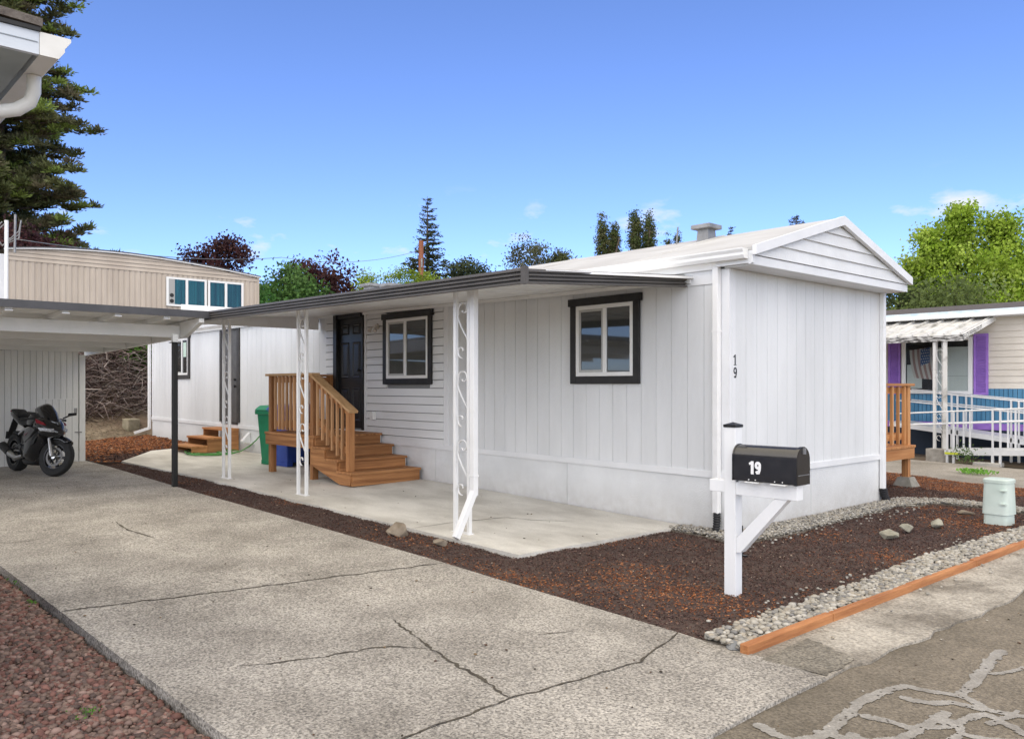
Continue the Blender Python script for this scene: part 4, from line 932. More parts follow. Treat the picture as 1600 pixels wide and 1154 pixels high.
# ================================================================ back deck seen past the gable
DK = thing('back_deck', 'orange cedar deck with baluster railing behind the mobile home', 'deck', (-1.4, 4.4, 0))
DX1_, DY0, DY1, DZ = -.42, 3.44, 5.42, .60
for i in range(12):
    y = DY0+i*.165; bx('deck_board', CEDN['x'], DK, -3.4, DX1_+.02, y, y+.158, DZ-.035, DZ, bevel=.003)
bx('rim_joist', CEDN['y'], DK, DX1_-.04, DX1_, DY0, DY1-.002, DZ-.19, DZ-.037); bx('rim_joist', CEDN['x'], DK, -3.4, DX1_-.041, DY1-.04, DY1-.004, DZ-.19, DZ-.037)
bx('post', CED['z'], DK, DX1_-.131, DX1_-.042, DY1-.131, DY1-.042, .135, DZ-.037)
bx('post', CEDN['z'], DK, DX1_-.131, DX1_-.042, DY1-.131, DY1-.042, DZ, 1.45)
bx('post', CEDN['z'], DK, -3.3, -3.21, DY1-.131, DY1-.042, .0, 1.45)
bx('top_rail', CEDN['y'], DK, DX1_-.16, DX1_-.01, DY0, DY1+.04, 1.45, 1.488, bevel=.004); bx('top_rail', CEDN['x'], DK, -3.4, DX1_-.161, DY1-.14, DY1+.0, 1.45, 1.488)
for z in (.68, 1.345):
    bx('rail', CED['y'], DK, DX1_-.10, DX1_-.066, DY0, DY1-.132, z, z+.088); bx('rail', CED['x'], DK, -3.2, DX1_-.132, DY1-.10, DY1-.066, z, z+.088)
for i in range(9):
    y = DY1-.28-i*.20
    if y > DY0: bx('baluster', CEDN['z'], DK, DX1_-.064, DX1_-.026, y, y+.036, DZ+.02, 1.445)
    x = DX1_-.33-i*.25; bx('baluster', CEDN['z'], DK, x, x+.036, DY1-.064, DY1-.026, DZ+.02, 1.445)
PR = MB().hexa([(DX1_-.24, DY1-.24, -.03), (DX1_+.07, DY1-.24, -.03), (DX1_+.07, DY1+.07, -.03), (DX1_-.24, DY1+.07, -.03), (DX1_-.175, DY1-.175, .135), (DX1_+.0, DY1-.175, .135), (DX1_+.0, DY1+.0, .135), (DX1_-.175, DY1+.0, .135)]).build('pier_block', mat('pier_concrete', (.20, .19, .16), (.30, .285, .25), 8, .9, .4, 60), None, bevel=.008)
tag(PR, 'tapered concrete pier block under the corner post of the back deck', 'pier block')
# ================================================================ carport and shed on the left
CPX, CYR, CYL = -6.82, -2.44, -9.0
CP = thing('carport', 'white carport with dark fascia, exposed beams and a black post', 'carport', (-9, -5, 0))
CPW = mat('carport_white_paint', (.72, .73, .71), (.80, .80, .78), 2.5, .6, .2, 40)
def cz(x): return 2.405-(-6.82-x)*.028
rs = MB().hexa([(-12.3, CYL, cz(-12.3)), (CPX, CYL, cz(CPX)), (CPX, CYR, cz(CPX)), (-12.3, CYR, cz(-12.3)), (-12.3, CYL, cz(-12.3)+.03), (CPX, CYL, cz(CPX)+.03), (CPX, CYR, cz(CPX)+.03), (-12.3, CYR, cz(-12.3)+.03)]).build('roof_deck', CPW, CP)
DKF = mat('charcoal_fascia', (.055, .055, .06), (.075, .075, .08), 4, .5)
bx('fascia', DKF, CP, CPX+.001, CPX+.03, CYL, CYR+.10, cz(CPX)-.012, cz(CPX)+.085)
bx('fascia', DKF, CP, -12.3, CPX, CYR+.001, CYR+.025, cz(-9.5)-.05, cz(-9.5)+.035) if False else None
for i, bxx in enumerate((-7.56, -8.75, -9.95, -11.15)):
    bx('beam', CPW, CP, bxx-.045, bxx+.045, CYL, CYR-.08, cz(bxx)-.235, cz(bxx)-.062, bevel=.004)
for i in range(11):
    y = -2.98-i*.62
    MB().prism([(-12.2, y, cz(-12.2)-.002), (CPX-.02, y, cz(CPX)-.002), (CPX-.02, y, cz(CPX)-.03), (CPX-.16, y, cz(CPX)-.061), (-12.2, y, cz(-12.2)-.061)], (0, .075, 0)).build('rafter', CPW, CP)
    bx('joist_hanger', WHITE_METAL, CP, CPX-.13, CPX-.02, y-.006, y+.082, cz(CPX)-.05, cz(CPX)-.036)
MB().prism([(-12.3, CYR-.075, cz(-12.3)-.002), (CPX-.0, CYR-.075, cz(CPX)-.014), (CPX, CYR-.075, cz(CPX)-.075), (-7.40, CYR-.075, cz(-7.4)-.235), (-12.3, CYR-.075, cz(-12.3)-.235)], (0, .07, 0)).build('fly_rafter', CPW, CP, bevel=.003)
pp = gp(273, 760)
zt = cz(-7.56)-.236
post = bx('post', BLACKM, CP, pp.x-.034, pp.x+.034, pp.y-.034, pp.y+.034, pp.z, zt-.10, bevel=.006)
bx('bracket', BLACKM, post, pp.x-.06, pp.x+.06, pp.y-.06, pp.y+.06, zt-.10, zt-.088); bx('block', CPW, post, pp.x-.035, pp.x+.035, pp.y-.035, pp.y+.035, zt-.087, zt+.02)

SH = thing('storage_shed', 'white board-clad shed wall at the back of the carport', 'shed', (-13, -5.5, 0))
SX, SY1 = -12.0, -2.58
SHW = mat('shed_white_paint', (.68, .68, .66), (.76, .76, .74), 3, .65, .35, 50, stretch=(1, 1, .2), tint=.04)
zr = cz(-12)-.24
bx('wall_core', mat('dark_groove', (.09, .09, .085), rough=.9), SH, -13.9, SX-.021, CYL, SY1-.01, gz(-13, -5), zr)
me = MB().box(-.02, 0, .003, .095, .0, zr).mesh('wall_board', SHW)
y = SY1-.11-.098
while y > -6.6: link('wall_board', me, SH, loc=(SX, y, gz(SX, y)+.0)); y -= .098
bx('corner_trim', SHW, SH, SX-.02, SX+.012, SY1-.10, SY1, gz(SX, SY1), zr); bx('side_wall', SHW, SH, -13.9, SX-.022, SY1-.009, SY1-.002, gz(SX, SY1), zr)
ht = bx('hatch', SHW, SH, SX+.001, SX+.016, -3.34, -2.70, .10, 1.22, bevel=.003)
for i in range(1, 6): bx('groove', MATS['dark_groove'], ht, SX+.0155, SX+.0170, -3.34+i*.107, -3.336+i*.107, .11, 1.21)
bx('hinge', GREYM, ht, SX+.017, SX+.024, -2.77, -2.72, .95, 1.05); bx('latch', GREYM, ht, SX+.017, SX+.03, -2.76, -2.64, .60, .62)
bx('hinge', GREYM, ht, SX+.017, SX+.024, -3.40, -3.35, .95, 1.05)

# ================================================================ motorcycle under the carport
fw, rw = gp(83, 744), gp(24, 737)
hd = R(9); WB = 1.38
MC = thing('motorcycle', 'black sport motorcycle with red trim parked facing out under the carport', 'motorcycle', (fw.x-math.cos(hd)*WB/2, fw.y-math.sin(hd)*WB/2, gz(fw.x, fw.y)+.0), hd)
MC.rotation_euler = (R(-3), 0, hd)
TYR = mat('tyre_rubber', (.012, .012, .012), (.02, .02, .02), 30, .75, .3, 80); RIM = mat('dark_rim_metal', (.03, .03, .032), rough=.3, metal=.6)
STEEL = mat('brushed_steel', (.55, .55, .55), rough=.28, metal=1); FAIR = mat('satin_black_fairing', (.012, .012, .013), rough=.22, coat=.4); GREYF = mat('charcoal_fairing', (.035, .036, .038), rough=.3, coat=.3)
REDF = mat('red_fairing_trim', (.24, .012, .025), rough=.25, coat=.4); SEATM = mat('seat_vinyl', (.02, .02, .02), rough=.6); LENS = mat('headlight_lens', (.12, .12, .125), (.55, .56, .58), 40, .08); SMOKE = mat('smoked_screen', (.006, .006, .007), rough=.06, spec=.8); PLAST = mat('matt_black_plastic', (.018, .018, .018), rough=.55)
DISC = mat('brake_disc_steel', (.16, .155, .15), rough=.5, metal=.6)
def wheel(cx, r, tw, tf, parent):
    T = lambda b: b
    tyre = MB(tf).lathe([(r-.10, -tw*.38), (r-.06, -tw*.5), (r-.02, -tw*.42), (r-.002, -tw*.2), (r, 0), (r-.002, tw*.2), (r-.02, tw*.42), (r-.06, tw*.5), (r-.10, tw*.38)], (cx, 0, r), 36, 'y', True).build('wheel', TYR, parent, True, local=True)
    MB(tf).lathe([(r-.115, -tw*.36), (r-.085, -tw*.40), (r-.085, tw*.40), (r-.115, tw*.36)], (cx, 0, r), 36, 'y', True).build('rim', RIM, tyre, True)
    for k in range(5):
        a = 2*math.pi*k/5; b = MB(tf)
        for da in (-.10, .10): b.beam((cx+math.cos(a)*.035, 0, r+math.sin(a)*.035), (cx+math.cos(a+da)*(r-.10), 0, r+math.sin(a+da)*(r-.10)), .024, .022, up=(0, 1, 0))
        b.build('spoke', RIM, tyre)
    for s in (-1, 1): MB(tf).lathe([(.115, s*.052), (.15, s*.052), (.15, s*.056), (.115, s*.056)], (cx, 0, r), 28, 'y', True).build('brake_disc', DISC, tyre)
    MB(tf).lathe([(.0, -.085), (.035, -.08), (.035, .08), (.0, .085)], (cx, 0, r), 16, 'y').build('hub', STEEL, tyre, True)
    return tyre
idt = lambda x, y, z: (x, y, z)
wheel(-WB/2, .312, .185, idt, MC)
st = R(27); ax0 = Vector((WB/2-.10, 0, .30)); axd = Vector((-.40, 0, .92)).normalized(); SM = Matrix.Rotation(st, 4, axd)
def stf(x, y, z):
    p = SM @ (Vector((x, y, z))-ax0)+ax0; return (p.x, p.y, max(p.z, .0))
wheel(WB/2, .30, .125, stf, MC)
fk = MB(stf)
for s in (-1, 1): fk.tube([(WB/2, s*.105, .30), (WB/2-.12, s*.105, .58)], .03, 10)
fk.build('fork', STEEL, MC, True, local=True)
fk = MB(stf)
for s in (-1, 1): fk.tube([(WB/2-.12, s*.105, .58), (WB/2-.26, s*.105, .90)], .026, 10)
fk.build('fork', PLAST, MC, True, local=True)
b = MB(stf); n = 9
for i in range(n):
    a = R(52+i*10); rr = .325
    for y, dr in ((-.085, -.05), (-.05, 0), (0, .012), (.05, 0), (.085, -.05)): b.v.append(stf(WB/2+math.cos(a)*(rr+dr), y, .30+math.sin(a)*(rr+dr)))
b.f = [(i*5+j, i*5+j+1, i*5+6+j, i*5+5+j) for i in range(n-1) for j in range(4)]
o = b.build('front_fender', FAIR, MC, 'all', local=True); o.modifiers.new('solid', 'SOLIDIFY').thickness = .006
for s in (-1, 1): MB(stf).loft([(WB/2-.16, .40, .02, .07), (WB/2-.06, .42, .024, .075)], 10).build('brake_caliper', STEEL, MC, True, local=True) if s < 0 else None
# frame, engine, swingarm
MB().loft([(-.30, .50, .11, .14), (-.1, .47, .17, .20), (.2, .47, .17, .20), (.36, .50, .12, .15)], 14, 4).build('engine', PLAST, MC, True, local=True)
MB().tube([(-.69, -.11, .312), (-.4, -.12, .40), (-.15, -.10, .46)], [.03, .045, .05], 10).tube([(-.69, .11, .312), (-.4, .12, .40), (-.15, .10, .46)], [.03, .045, .05], 10).build('swingarm', RIM, MC, True, local=True)
MB().tube([(-.05, -.17, .28), (-.30, -.17, .24), (-.50, -.185, .30), (-.80, -.20, .42)], [.03, .04, .055, .06], 14).build('exhaust', STEEL, MC, True, local=True)
MB().tube([(-.52, -.187, .31), (-.79, -.20, .418)], [.064, .068], 14).build('exhaust_guard', PLAST, MC, True, local=True)
# bodywork
MB().loft([(-.20, .46, .05, .05), (-.12, .42, .17, .17), (.08, .44, .215, .26), (.26, .50, .23, .30), (.40, .58, .215, .26), (.52, .68, .18, .15)], 18, 3).build('side_fairing', FAIR, MC, True, local=True)
MB().loft([(-.28, .20, .09, .03), (-.1, .19, .14, .06), (.2, .22, .14, .08), (.34, .30, .09, .06)], 14, 3).build('belly_pan', PLAST, MC, True, local=True)
MB().loft([(.26, .78, .16, .12), (.42, .77, .20, .17), (.58, .735, .185, .165), (.74, .71, .13, .11), (.88, .685, .045, .045)], 18, 2.6).build('nose_fairing', FAIR, MC, True, local=True)
for s in (-1, 1):
    q = lambda x, y, z: (x, s*y, z)
    MB(q).add([(.10, .222, .50), (.34, .236, .60), (.48, .222, .72), (.30, .228, .76), (.06, .205, .70), (.02, .21, .56), (.10, .200, .50), (.34, .20, .60), (.48, .19, .72), (.30, .19, .76), (.06, .18, .70), (.02, .18, .56)], [(0, 1, 2, 3, 4, 5), (0, 6, 7, 1), (1, 7, 8, 2), (2, 8, 9, 3), (3, 9, 10, 4), (4, 10, 11, 5), (5, 11, 6, 0)]).build('fairing_panel', GREYF, MC, local=True)
    MB(q).hexa([(.60, .20, .70), (.83, .12, .69), (.83, .05, .69), (.60, .1, .70), (.54, .215, .755), (.80, .13, .74), (.82, .05, .745), (.58, .1, .755)]).build('headlight', LENS, MC, bevel=.008, local=True)
    MB(q).hexa([(.48, .212, .815), (.68, .172, .79), (.68, .08, .79), (.48, .1, .815), (.40, .198, .885), (.60, .165, .835), (.60, .08, .835), (.40, .1, .885)]).build('fairing_trim', REDF, MC, bevel=.008, local=True)
    MB(q).add([(.08, .219, .60), (.26, .238, .66), (.30, .236, .685), (.10, .219, .625)], [(0, 1, 2, 3)]).build('fairing_stripe', REDF, MC, local=True)
    MB(q).add([(.46, .222, .50), (.50, .20, .62), (.38, .236, .52), (.36, .238, .46)], [(0, 1, 2, 3)]).build('intake', PLAST, MC, local=True)
    MB(q).tube([(.55, .16, .90), (.56, .27, .955)], .011, 8).build('mirror_stalk', PLAST, MC, True, local=True)
    MB(q).hexa([(.52, .24, .93), (.57, .24, .93), (.56, .37, .955), (.53, .37, .955), (.52, .24, .985), (.57, .24, .98), (.56, .36, .995), (.53, .36, .995)]).build('mirror', PLAST, MC, bevel=.012, local=True)
    MB(q).tube([(.36, .08, .90), (.30, .22, .88), (.24, .33, .86)], [.014, .016, .018], 10).build('handlebar', PLAST, MC, True, local=True)
    MB(q).tube([(-.25, .13, .36), (-.28, .22, .36)], .014, 8).build('footpeg', STEEL, MC, True, local=True)
# screen: a curved shell
b = MB()
sec = [(.80, .80, .07), (.70, .90, .115), (.58, 1.01, .135), (.44, 1.10, .125), (.36, 1.125, .10)]
for x, z, w in sec:
    for j in range(9): a = -1+j/4; b.v.append((x-.16*a*a, w*a*1.05, z-.07*a*a))
b.f = [(i*9+j, i*9+j+1, i*9+10+j, i*9+9+j) for i in range(len(sec)-1) for j in range(8)]
o = b.build('windscreen', SMOKE, MC, 'all', local=True); o.modifiers.new('solid', 'SOLIDIFY').thickness = .004
MB().loft([(-.20, .80, .09, .06), (-.10, .83, .13, .10), (.08, .87, .155, .115), (.24, .88, .14, .10), (.34, .86, .09, .06)], 16, 2.4).build('fuel_tank', FAIR, MC, True, local=True)
MB().loft([(-.52, .85, .09, .025), (-.40, .81, .13, .04), (-.22, .79, .12, .045), (-.13, .81, .08, .04)], 14, 3).build('seat', SEATM, MC, True, local=True)
MB().loft([(-.98, .965, .03, .02), (-.86, .945, .085, .05), (-.66, .89, .115, .065), (-.46, .82, .12, .065), (-.28, .76, .10, .05)], 16, 2.6).build('tail_fairing', FAIR, MC, True, local=True)
MB().loft([(-.88, 1.0, .07, .022), (-.72, .985, .10, .035), (-.54, .92, .10, .03)], 12, 3).build('pillion_seat', SEATM, MC, True, local=True)
MB().beam((-.82, 0, .88), (-1.02, 0, .60), .10, .02).beam((-1.01, 0, .64), (-1.03, 0, .52), .16, .012).build('plate_holder', PLAST, MC, local=True)
MB().loft([(-.86, .55, .05, .015), (-.70, .64, .09, .02), (-.48, .60, .08, .02)], 10, 3).build('rear_hugger', PLAST, MC, True, local=True)
MB().tube([(-.28, -.15, .62), (-.05, -.17, .70), (.15, -.16, .74)], .024, 8).build('frame_spar', STEEL, MC, True, local=True)
for i in range(3): MB().lathe([(.045-.01*i, -.185), (.05-.01*i, -.178), (.05-.01*i, -.16)], (-.16+.12*i, 0, .42-.03*i), 14, 'y').build('engine_cover', RIM, MC, True, local=True)
MB().tube([(.28, -.14, .88), (.42, -.20, .80), (.46, -.15, .62), (.50, -.12, .5)], .006, 6).build('brake_hose', PLAST, MC, True, local=True)
bx('number_plate', VINYL, MC, -1.045, -1.040, -.09, .09, .50, .60, local=True)
MB().loft([(-1.0, .985, .02, .012), (-.97, .98, .05, .02)], 10).build('tail_light', REDF, MC, True, local=True)
MB().tube([(-.12, .14, .30), (-.02, .28, .01)], .012, 8).build('kickstand', STEEL, MC, True, local=True)

# ================================================================ beige trailer on the bank
TX = -22.0
BT = thing('beige_trailer', 'beige ribbed metal trailer home with bowed roof and teal curtains', 'trailer home', (TX, 1.7, 2.1))
BEI = mat('beige_ribbed_metal', (.42, .355, .29), (.50, .43, .355), 1.4, .5, .1, 20, stretch=(1, 1, .3))
TY0, TY1 = -1.95, 5.50
def bow(y): t = (y-1.0)/4.5; return 5.48-.34*max(0, t)**1.7 if y > 1.0 else 5.48-.20*((1.0-y)/3.0)**2
b = MB(); ysr = []
y = TY0
while y < TY1:
    ysr += [(y, 0), (y+.07, 0), (y+.10, -.022), (y+.13, -.022)]; y += .16
for z in (2.0, 4.97):
    for yy, dx in ysr: b.v.append((TX+.02+dx, min(yy, TY1), z))
k = len(ysr); b.f = [(i, i+1, k+i+1, k+i) for i in range(k-1)]
b.build('ribbed_wall', BEI, BT)
for i in range(5):
    z0 = 4.975+i*.115; pts = [yy for yy in np.linspace(TY0, TY1, 40) if bow(yy)-.03 > z0+.02]
    if len(pts) < 2: continue
    a, c = pts[0], pts[-1]; b = MB()
    Q = list(np.linspace(a, c, 20)); tops = [min(z0+.112, bow(q)-.02) for q in Q]
    for q, t in zip(Q, tops): b.v += [(TX+.035, q, z0), (TX+.012, q, t)]
    b.f = [(2*j, 2*j+2, 2*j+3, 2*j+1) for j in range(19)]; b.build('upper_rib', BEI, BT)
b = MB(); Q = np.linspace(TY0-.05, TY1+.05, 30)
for xx in (TX+.10, TX-9):
    for q in Q: b.v += [(xx, q, bow(q)), (xx, q, bow(q)+.035)]
n = 30
b.f = [(2*j, 2*j+2, 2*j+3, 2*j+1) for j in range(n-1)]+[(2*j+1, 2*j+3, 2*n+2*j+3, 2*n+2*j+1) for j in range(n-1)]+[(2*j+2, 2*j, 2*n+2*j, 2*n+2*j+2) for j in range(n-1)]
b.build('roof', mat('dark_roof_edge', (.07, .07, .075), rough=.7), BT)
b = MB()
for xx in (TX+.075, TX+.095):
    for q in Q: b.v += [(xx, q, bow(q)-.035), (xx, q, bow(q)-.002)]
b.f = [(2*j, 2*j+2, 2*j+3, 2*j+1) for j in range(n-1)]+[(2*n+2*j, 2*n+2*j+2, 2*n+2*j+3, 2*n+2*j+1) for j in range(n-1)]+[(2*j, 2*n+2*j, 2*n+2*j+2, 2*j+2) for j in range(n-1)]
b.build('roof_trim', WHITE_TRIM, BT)
bx('body', BEI, BT, TX-9, TX-.01, TY0+.01, TY1-.01, 1.9, 4.98)
bx('corner_trim', WHITE_TRIM, BT, TX-.02, TX+.045, TY0-.14, TY0, 2., 5.12); bx('corner_trim', BEI, BT, TX-.02, TX+.04, TY1-.06, TY1+.01, 2., 5.12)
CUR = mat('teal_curtain', (.006, .055, .08), (.03, .24, .27), 2.2, .8, .5, 6, stretch=(1, 6, .12), lo=.3, hi=.75)
for (a, c) in ((2.42, 3.70), (3.74, 4.94)):
    z0, z1 = 3.97, 4.88
    win = bx('window', mat('dark_room', (.02, .022, .025), rough=.9), BT, TX+.03, TX+.04, a, c, z0, z1)
    m = (a+c)/2
    for q in ((a, a+.07, z0, z1), (c-.07, c, z0, z1), (a+.07, c-.07, z0, z0+.06), (a+.07, c-.07, z1-.06, z1), (m-.04, m+.04, z0+.06, z1-.06)): bx('frame', VINYL, win, TX+.041, TX+.075, *q)
    for p, q in ((a+.07, m-.04), (m+.04, c-.07)):
        b = MB(); N = 24
        for j in range(N):
            yy = p+(q-p)*j/(N-1); b.v += [(TX+.047+.004*math.sin(j*1.9), yy, z0+.06), (TX+.047+.004*math.sin(j*1.9+.4), yy, z1-.06)]
        b.f = [(2*j, 2*j+2, 2*j+3, 2*j+1) for j in range(N-1)]; b.build('curtain', CUR, win)
        bx('pane', GLASS, win, TX+.056, TX+.060, p, q, z0+.06, z1-.06)
    if a < 3:
        bx('vent_panel', mat('grey_vent_panel', (.35, .35, .34), rough=.6), win, TX+.061, TX+.07, a+.07, a+.26, z0+.06, z1-.06)
        for z in (z0+.16, z0+.34): MB().lathe([(.055, 0), (.065, .006), (.04, .012)], (TX+.07, a+.165, z), 14, 'x').build('vent', PLAST, win)
SM_ = thing('service_mast', 'pale conduit mast and cable loops at the beige trailer roof', 'mast', (-21.4, -1.6, 5.0))
p0, p1 = pX(10, 395, -21.4), pX(10, 330, -21.4)
ma = MB().tube([(p0.x, p0.y, 2.0), p0, p1+Vector((0, 0, -.25))], .05, 10).build('mast', WHITE_METAL, SM_, True)
MB().tube([pX(23, 395, -21.4), pX(24, 335, -21.4)], .03, 8).build('pole', GREYM, SM_, True)
for k in range(3): MB().tube([p1+Vector((0, -.2+.1*k, -.3)), p1+Vector((0, -.35, -.5-.1*k)), p1+Vector((0, -.1, -.95)), p1+Vector((0, .3, -.7+.1*k)), p1+Vector((0, .35, -.2))], .018, 6).build('cable', GREYM, SM_, True)

# ================================================================ brush pile on the bank
N = 3000; tw = MB()
V = []; F = []; C = []; off_ = 0
for i in range(N):
    y = RNG.uniform(-3.2, .9); x = RNG.uniform(-20.6, -17.9); t0 = terrain(x, y)
    hmax = .15+1.0*sstep((-17.8-x)/1.2)
    z = t0+RNG.uniform(.02, hmax); L = RNG.uniform(.35, 1.1); a = RNG.uniform(0, 2*math.pi); p = RNG.uniform(-.6, .45)
    d = Vector((math.cos(a)*math.cos(p), math.sin(a)*math.cos(p), math.sin(p))); sd = d.cross(Vector((RNG.normal(), RNG.normal(), RNG.normal()))).normalized(); up = sd.cross(d); bend = RNG.uniform(-.45, .45)*L; r = RNG.uniform(.007, .019)
    col = np.array([[.10, .065, .058], [.15, .11, .098], [.23, .18, .16], [.06, .042, .038], [.33, .28, .25]])[RNG.integers(0, 5)]
    for k in range(4):
        t = k/3; c = Vector((x, y, z))+d*(t-.5)*L+up*bend*4*t*(1-t); rr = r*(1-.6*t)
        for j in range(3): q = c+(sd*math.cos(2.094*j)+up*math.sin(2.094*j))*rr; V.append(q[:]); C.append(col)
    F += [(off_+k*3+j, off_+k*3+(j+1) % 3, off_+k*3+3+(j+1) % 3, off_+k*3+3+j) for k in range(3) for j in range(3)]; off_ += 12
link('brush_pile', np_mesh('brush_pile', np.array(V), np.array(F), np.array(C), vcol_mat('dry_twigs', .9)), None, kind='stuff', label='heap of dry cut branches on the bank behind the shed', category='branches')
V = []; F = []; C = []; off_ = 0
for i in range(4200):                        # straw and litter on the slope
    y = RNG.uniform(-3.0, .2); x = RNG.uniform(-18.8, -16.2); z = terrain(x, y)+RNG.uniform(.01, .05); a = RNG.uniform(0, 6.28); L = RNG.uniform(.05, .22); w = .008
    d = Vector((math.cos(a), math.sin(a), RNG.uniform(-.2, .4)))*L; s = Vector((-math.sin(a), math.cos(a), 0))*w; p = Vector((x, y, z))
    V += [(p-s)[:], (p+s)[:], (p+d)[:]]; c = np.array([[.30, .25, .16], [.22, .17, .11], [.36, .31, .21]])[RNG.integers(0, 3)]; C += [c]*3; F.append((off_, off_+1, off_+2)); off_ += 3
link('dry_grass', np_mesh('dry_grass', np.array(V), np.array(F), np.array(C), vcol_mat('straw', .9)), None, kind='stuff', label='dry straw and litter on the slope below the brush pile', category='dry grass')
o = MB().box(-.13, .13, -.17, .17, -.1, .24).build('stone_block', mat('mossy_block', (.22, .19, .12), (.32, .28, .2), 7, .9, .5, 30), None, bevel=.03); o.location = (-17.3, -.1, terrain(-17.3, -.1)+.02); o.rotation_euler = (0, .05, .3); tag(o, 'square mossy stone block at the foot of the bank by the downspout', 'block')

# ================================================================ neighbouring house at the right
NY = 12.0
NH = thing('cream_house', 'cream sided house with purple shutters and blue lower wall', 'house', (0, NY, 0))
CREAM = mat('cream_lap_paint', (.60, .55, .47), (.68, .63, .55), 1.5, .6, .15, 60); BLUEW = mat('blue_skirt_paint', (.055, .19, .33), (.09, .25, .40), 2.5, .6, .1, 30, stretch=(3, 3, .4)); NAVY = mat('navy_skirting', (.02, .035, .06), rough=.6); PURP = mat('purple_paint', (.27, .14, .50), (.34, .18, .58), 6, .5)
NX0, NX1 = -9.0, 5.0
eave = pY(1600, 486, NY).z; lapb = pY(1580, 607, NY).z; blub = pY(1580, 662, NY).z
bx('wall_core', CREAM, NH, NX0, NX1, NY+.02, NY+4.6, .2, eave)
z = lapb
while z < eave-.02:
    h = min(.132, eave-z)
    MB().prism([(NX0, NY+.02, z), (NX0, NY-.016, z), (NX0, NY+.004, z+h), (NX0, NY+.02, z+h)], (NX1-NX0, 0, 0)).build('lap_board', CREAM, NH); z += .132
b = MB(); k = 0
x = NX0
while x < NX1: b.box(x, x+.075, NY-.018, NY+.018, blub, lapb-.002); x += .085
b.build('blue_panel', BLUEW, NH); bx('panel_back', NAVY, NH, NX0, NX1, NY-.003, NY+.019, blub, lapb-.003)
bx('purple_band', PURP, NH, NX0, NX1, NY-.04, NY+.018, blub-.14, blub-.003)
bx('skirting', NAVY, NH, NX0, NX1, NY-.02, NY+.018, -.1, blub-.143)
RE = NY-.35
re0 = pY(1600, 479, RE).z
MB().hexa([(NX0, RE, re0-.03), (NX1, RE, re0-.03), (NX1, NY+2.3, re0+.32), (NX0, NY+2.3, re0+.32), (NX0, RE, re0), (NX1, RE, re0), (NX1, NY+2.3, re0+.35), (NX0, NY+2.3, re0+.35)]).build('roof', mat('dark_shingles', (.06, .05, .045), (.11, .095, .085), 10, .95, .8, 30), NH)
MB().hexa([(NX0, NY+2.3, re0+.32), (NX1, NY+2.3, re0+.32), (NX1, NY+5, re0-.03), (NX0, NY+5, re0-.03), (NX0, NY+2.3, re0+.35), (NX1, NY+2.3, re0+.35), (NX1, NY+5, re0), (NX0, NY+5, re0)]).build('roof', MATS['dark_shingles'], NH)
bx('fascia', mat('pale_blue_fascia', (.45, .55, .60), (.62, .68, .70), 5, .6), NH, NX0, NX1, RE-.02, RE-.001, re0-.085, re0-.002); bx('gutter', WHITE_METAL, NH, NX0, NX1, RE-.11, RE-.021, re0-.15, re0-.07, bevel=.01)
bx('soffit', WHITE_TRIM, NH, NX0, NX1, RE, NY+.0, re0-.15, re0-.135)
# window with shade and shutters
wx0, wx1 = pY(1411, 560, NY).x, pY(1521, 560, NY).x; wz0, wz1 = pY(1500, 615, NY).z, pY(1500, 527, NY).z
nw = bx('window', mat('dim_room', (.035, .035, .037), rough=.9), NH, wx0, wx1, NY-.022, NY-.017, wz0, wz1)
wm = pY(1463, 560, NY).x
for q in ((wx0, wx0+.08, wz0, wz1), (wx1-.08, wx1, wz0, wz1), (wx0+.08, wx1-.08, wz0, wz0+.06), (wx0+.08, wx1-.08, wz1-.06, wz1), (wm-.05, wm+.05, wz0+.06, wz1-.06)): bx('frame', VINYL, nw, q[0], q[1], NY-.075, NY-.023, q[2], q[3])
bx('shade', mat('pale_window_shade', (.72, .75, .70), (.78, .80, .76), 2, .8), nw, wm+.05, wx1-.08, NY-.034, NY-.030, wz0+.06, wz1-.20)
bx('shade_hem', mat('shade_line', (.35, .37, .35), rough=.8), nw, wm+.05, wx1-.08, NY-.0352, NY-.0342, wz0+.38, wz0+.387)
bx('shade', MATS['pale_window_shade'], nw, wx0+.1, wx0+.42, NY-.032, NY-.030, wz0+.12, wz0+.64)
for p, q in ((wx0+.08, wm-.05), (wm+.05, wx1-.08)): bx('pane', GLASS, nw, p, q, NY-.054, NY-.050, wz0+.06, wz1-.06)
for (a, c) in ((pY(1389, 560, NY).x, pY(1408, 560, NY).x), (pY(1522.5, 560, NY).x, pY(1545, 560, NY).x)):
    s0, s1 = wz0-.02, wz1+.06
    sh = bx('shutter', PURP, NH, a, c, NY-.03, NY-.017, s0, s1)
    for q in ((a, a+.045, s0, s1), (c-.045, c, s0, s1), (a+.045, c-.045, s0, s0+.05), (a+.045, c-.045, s1-.05, s1)): bx('frame', PURP, sh, q[0], q[1], NY-.052, NY-.031, q[2], q[3])
    z = s0+.06
    me = MB().hexa([(a+.047, NY-.034, 0), (c-.047, NY-.034, 0), (c-.047, NY-.031, 0), (a+.047, NY-.031, 0), (a+.047, NY-.048, .022), (c-.047, NY-.048, .022), (c-.047, NY-.044, .026), (a+.047, NY-.044, .026)]).mesh('slat', PURP)
    while z < s1-.07: link('slat', me, sh, loc=(0, 0, z)); z += .034
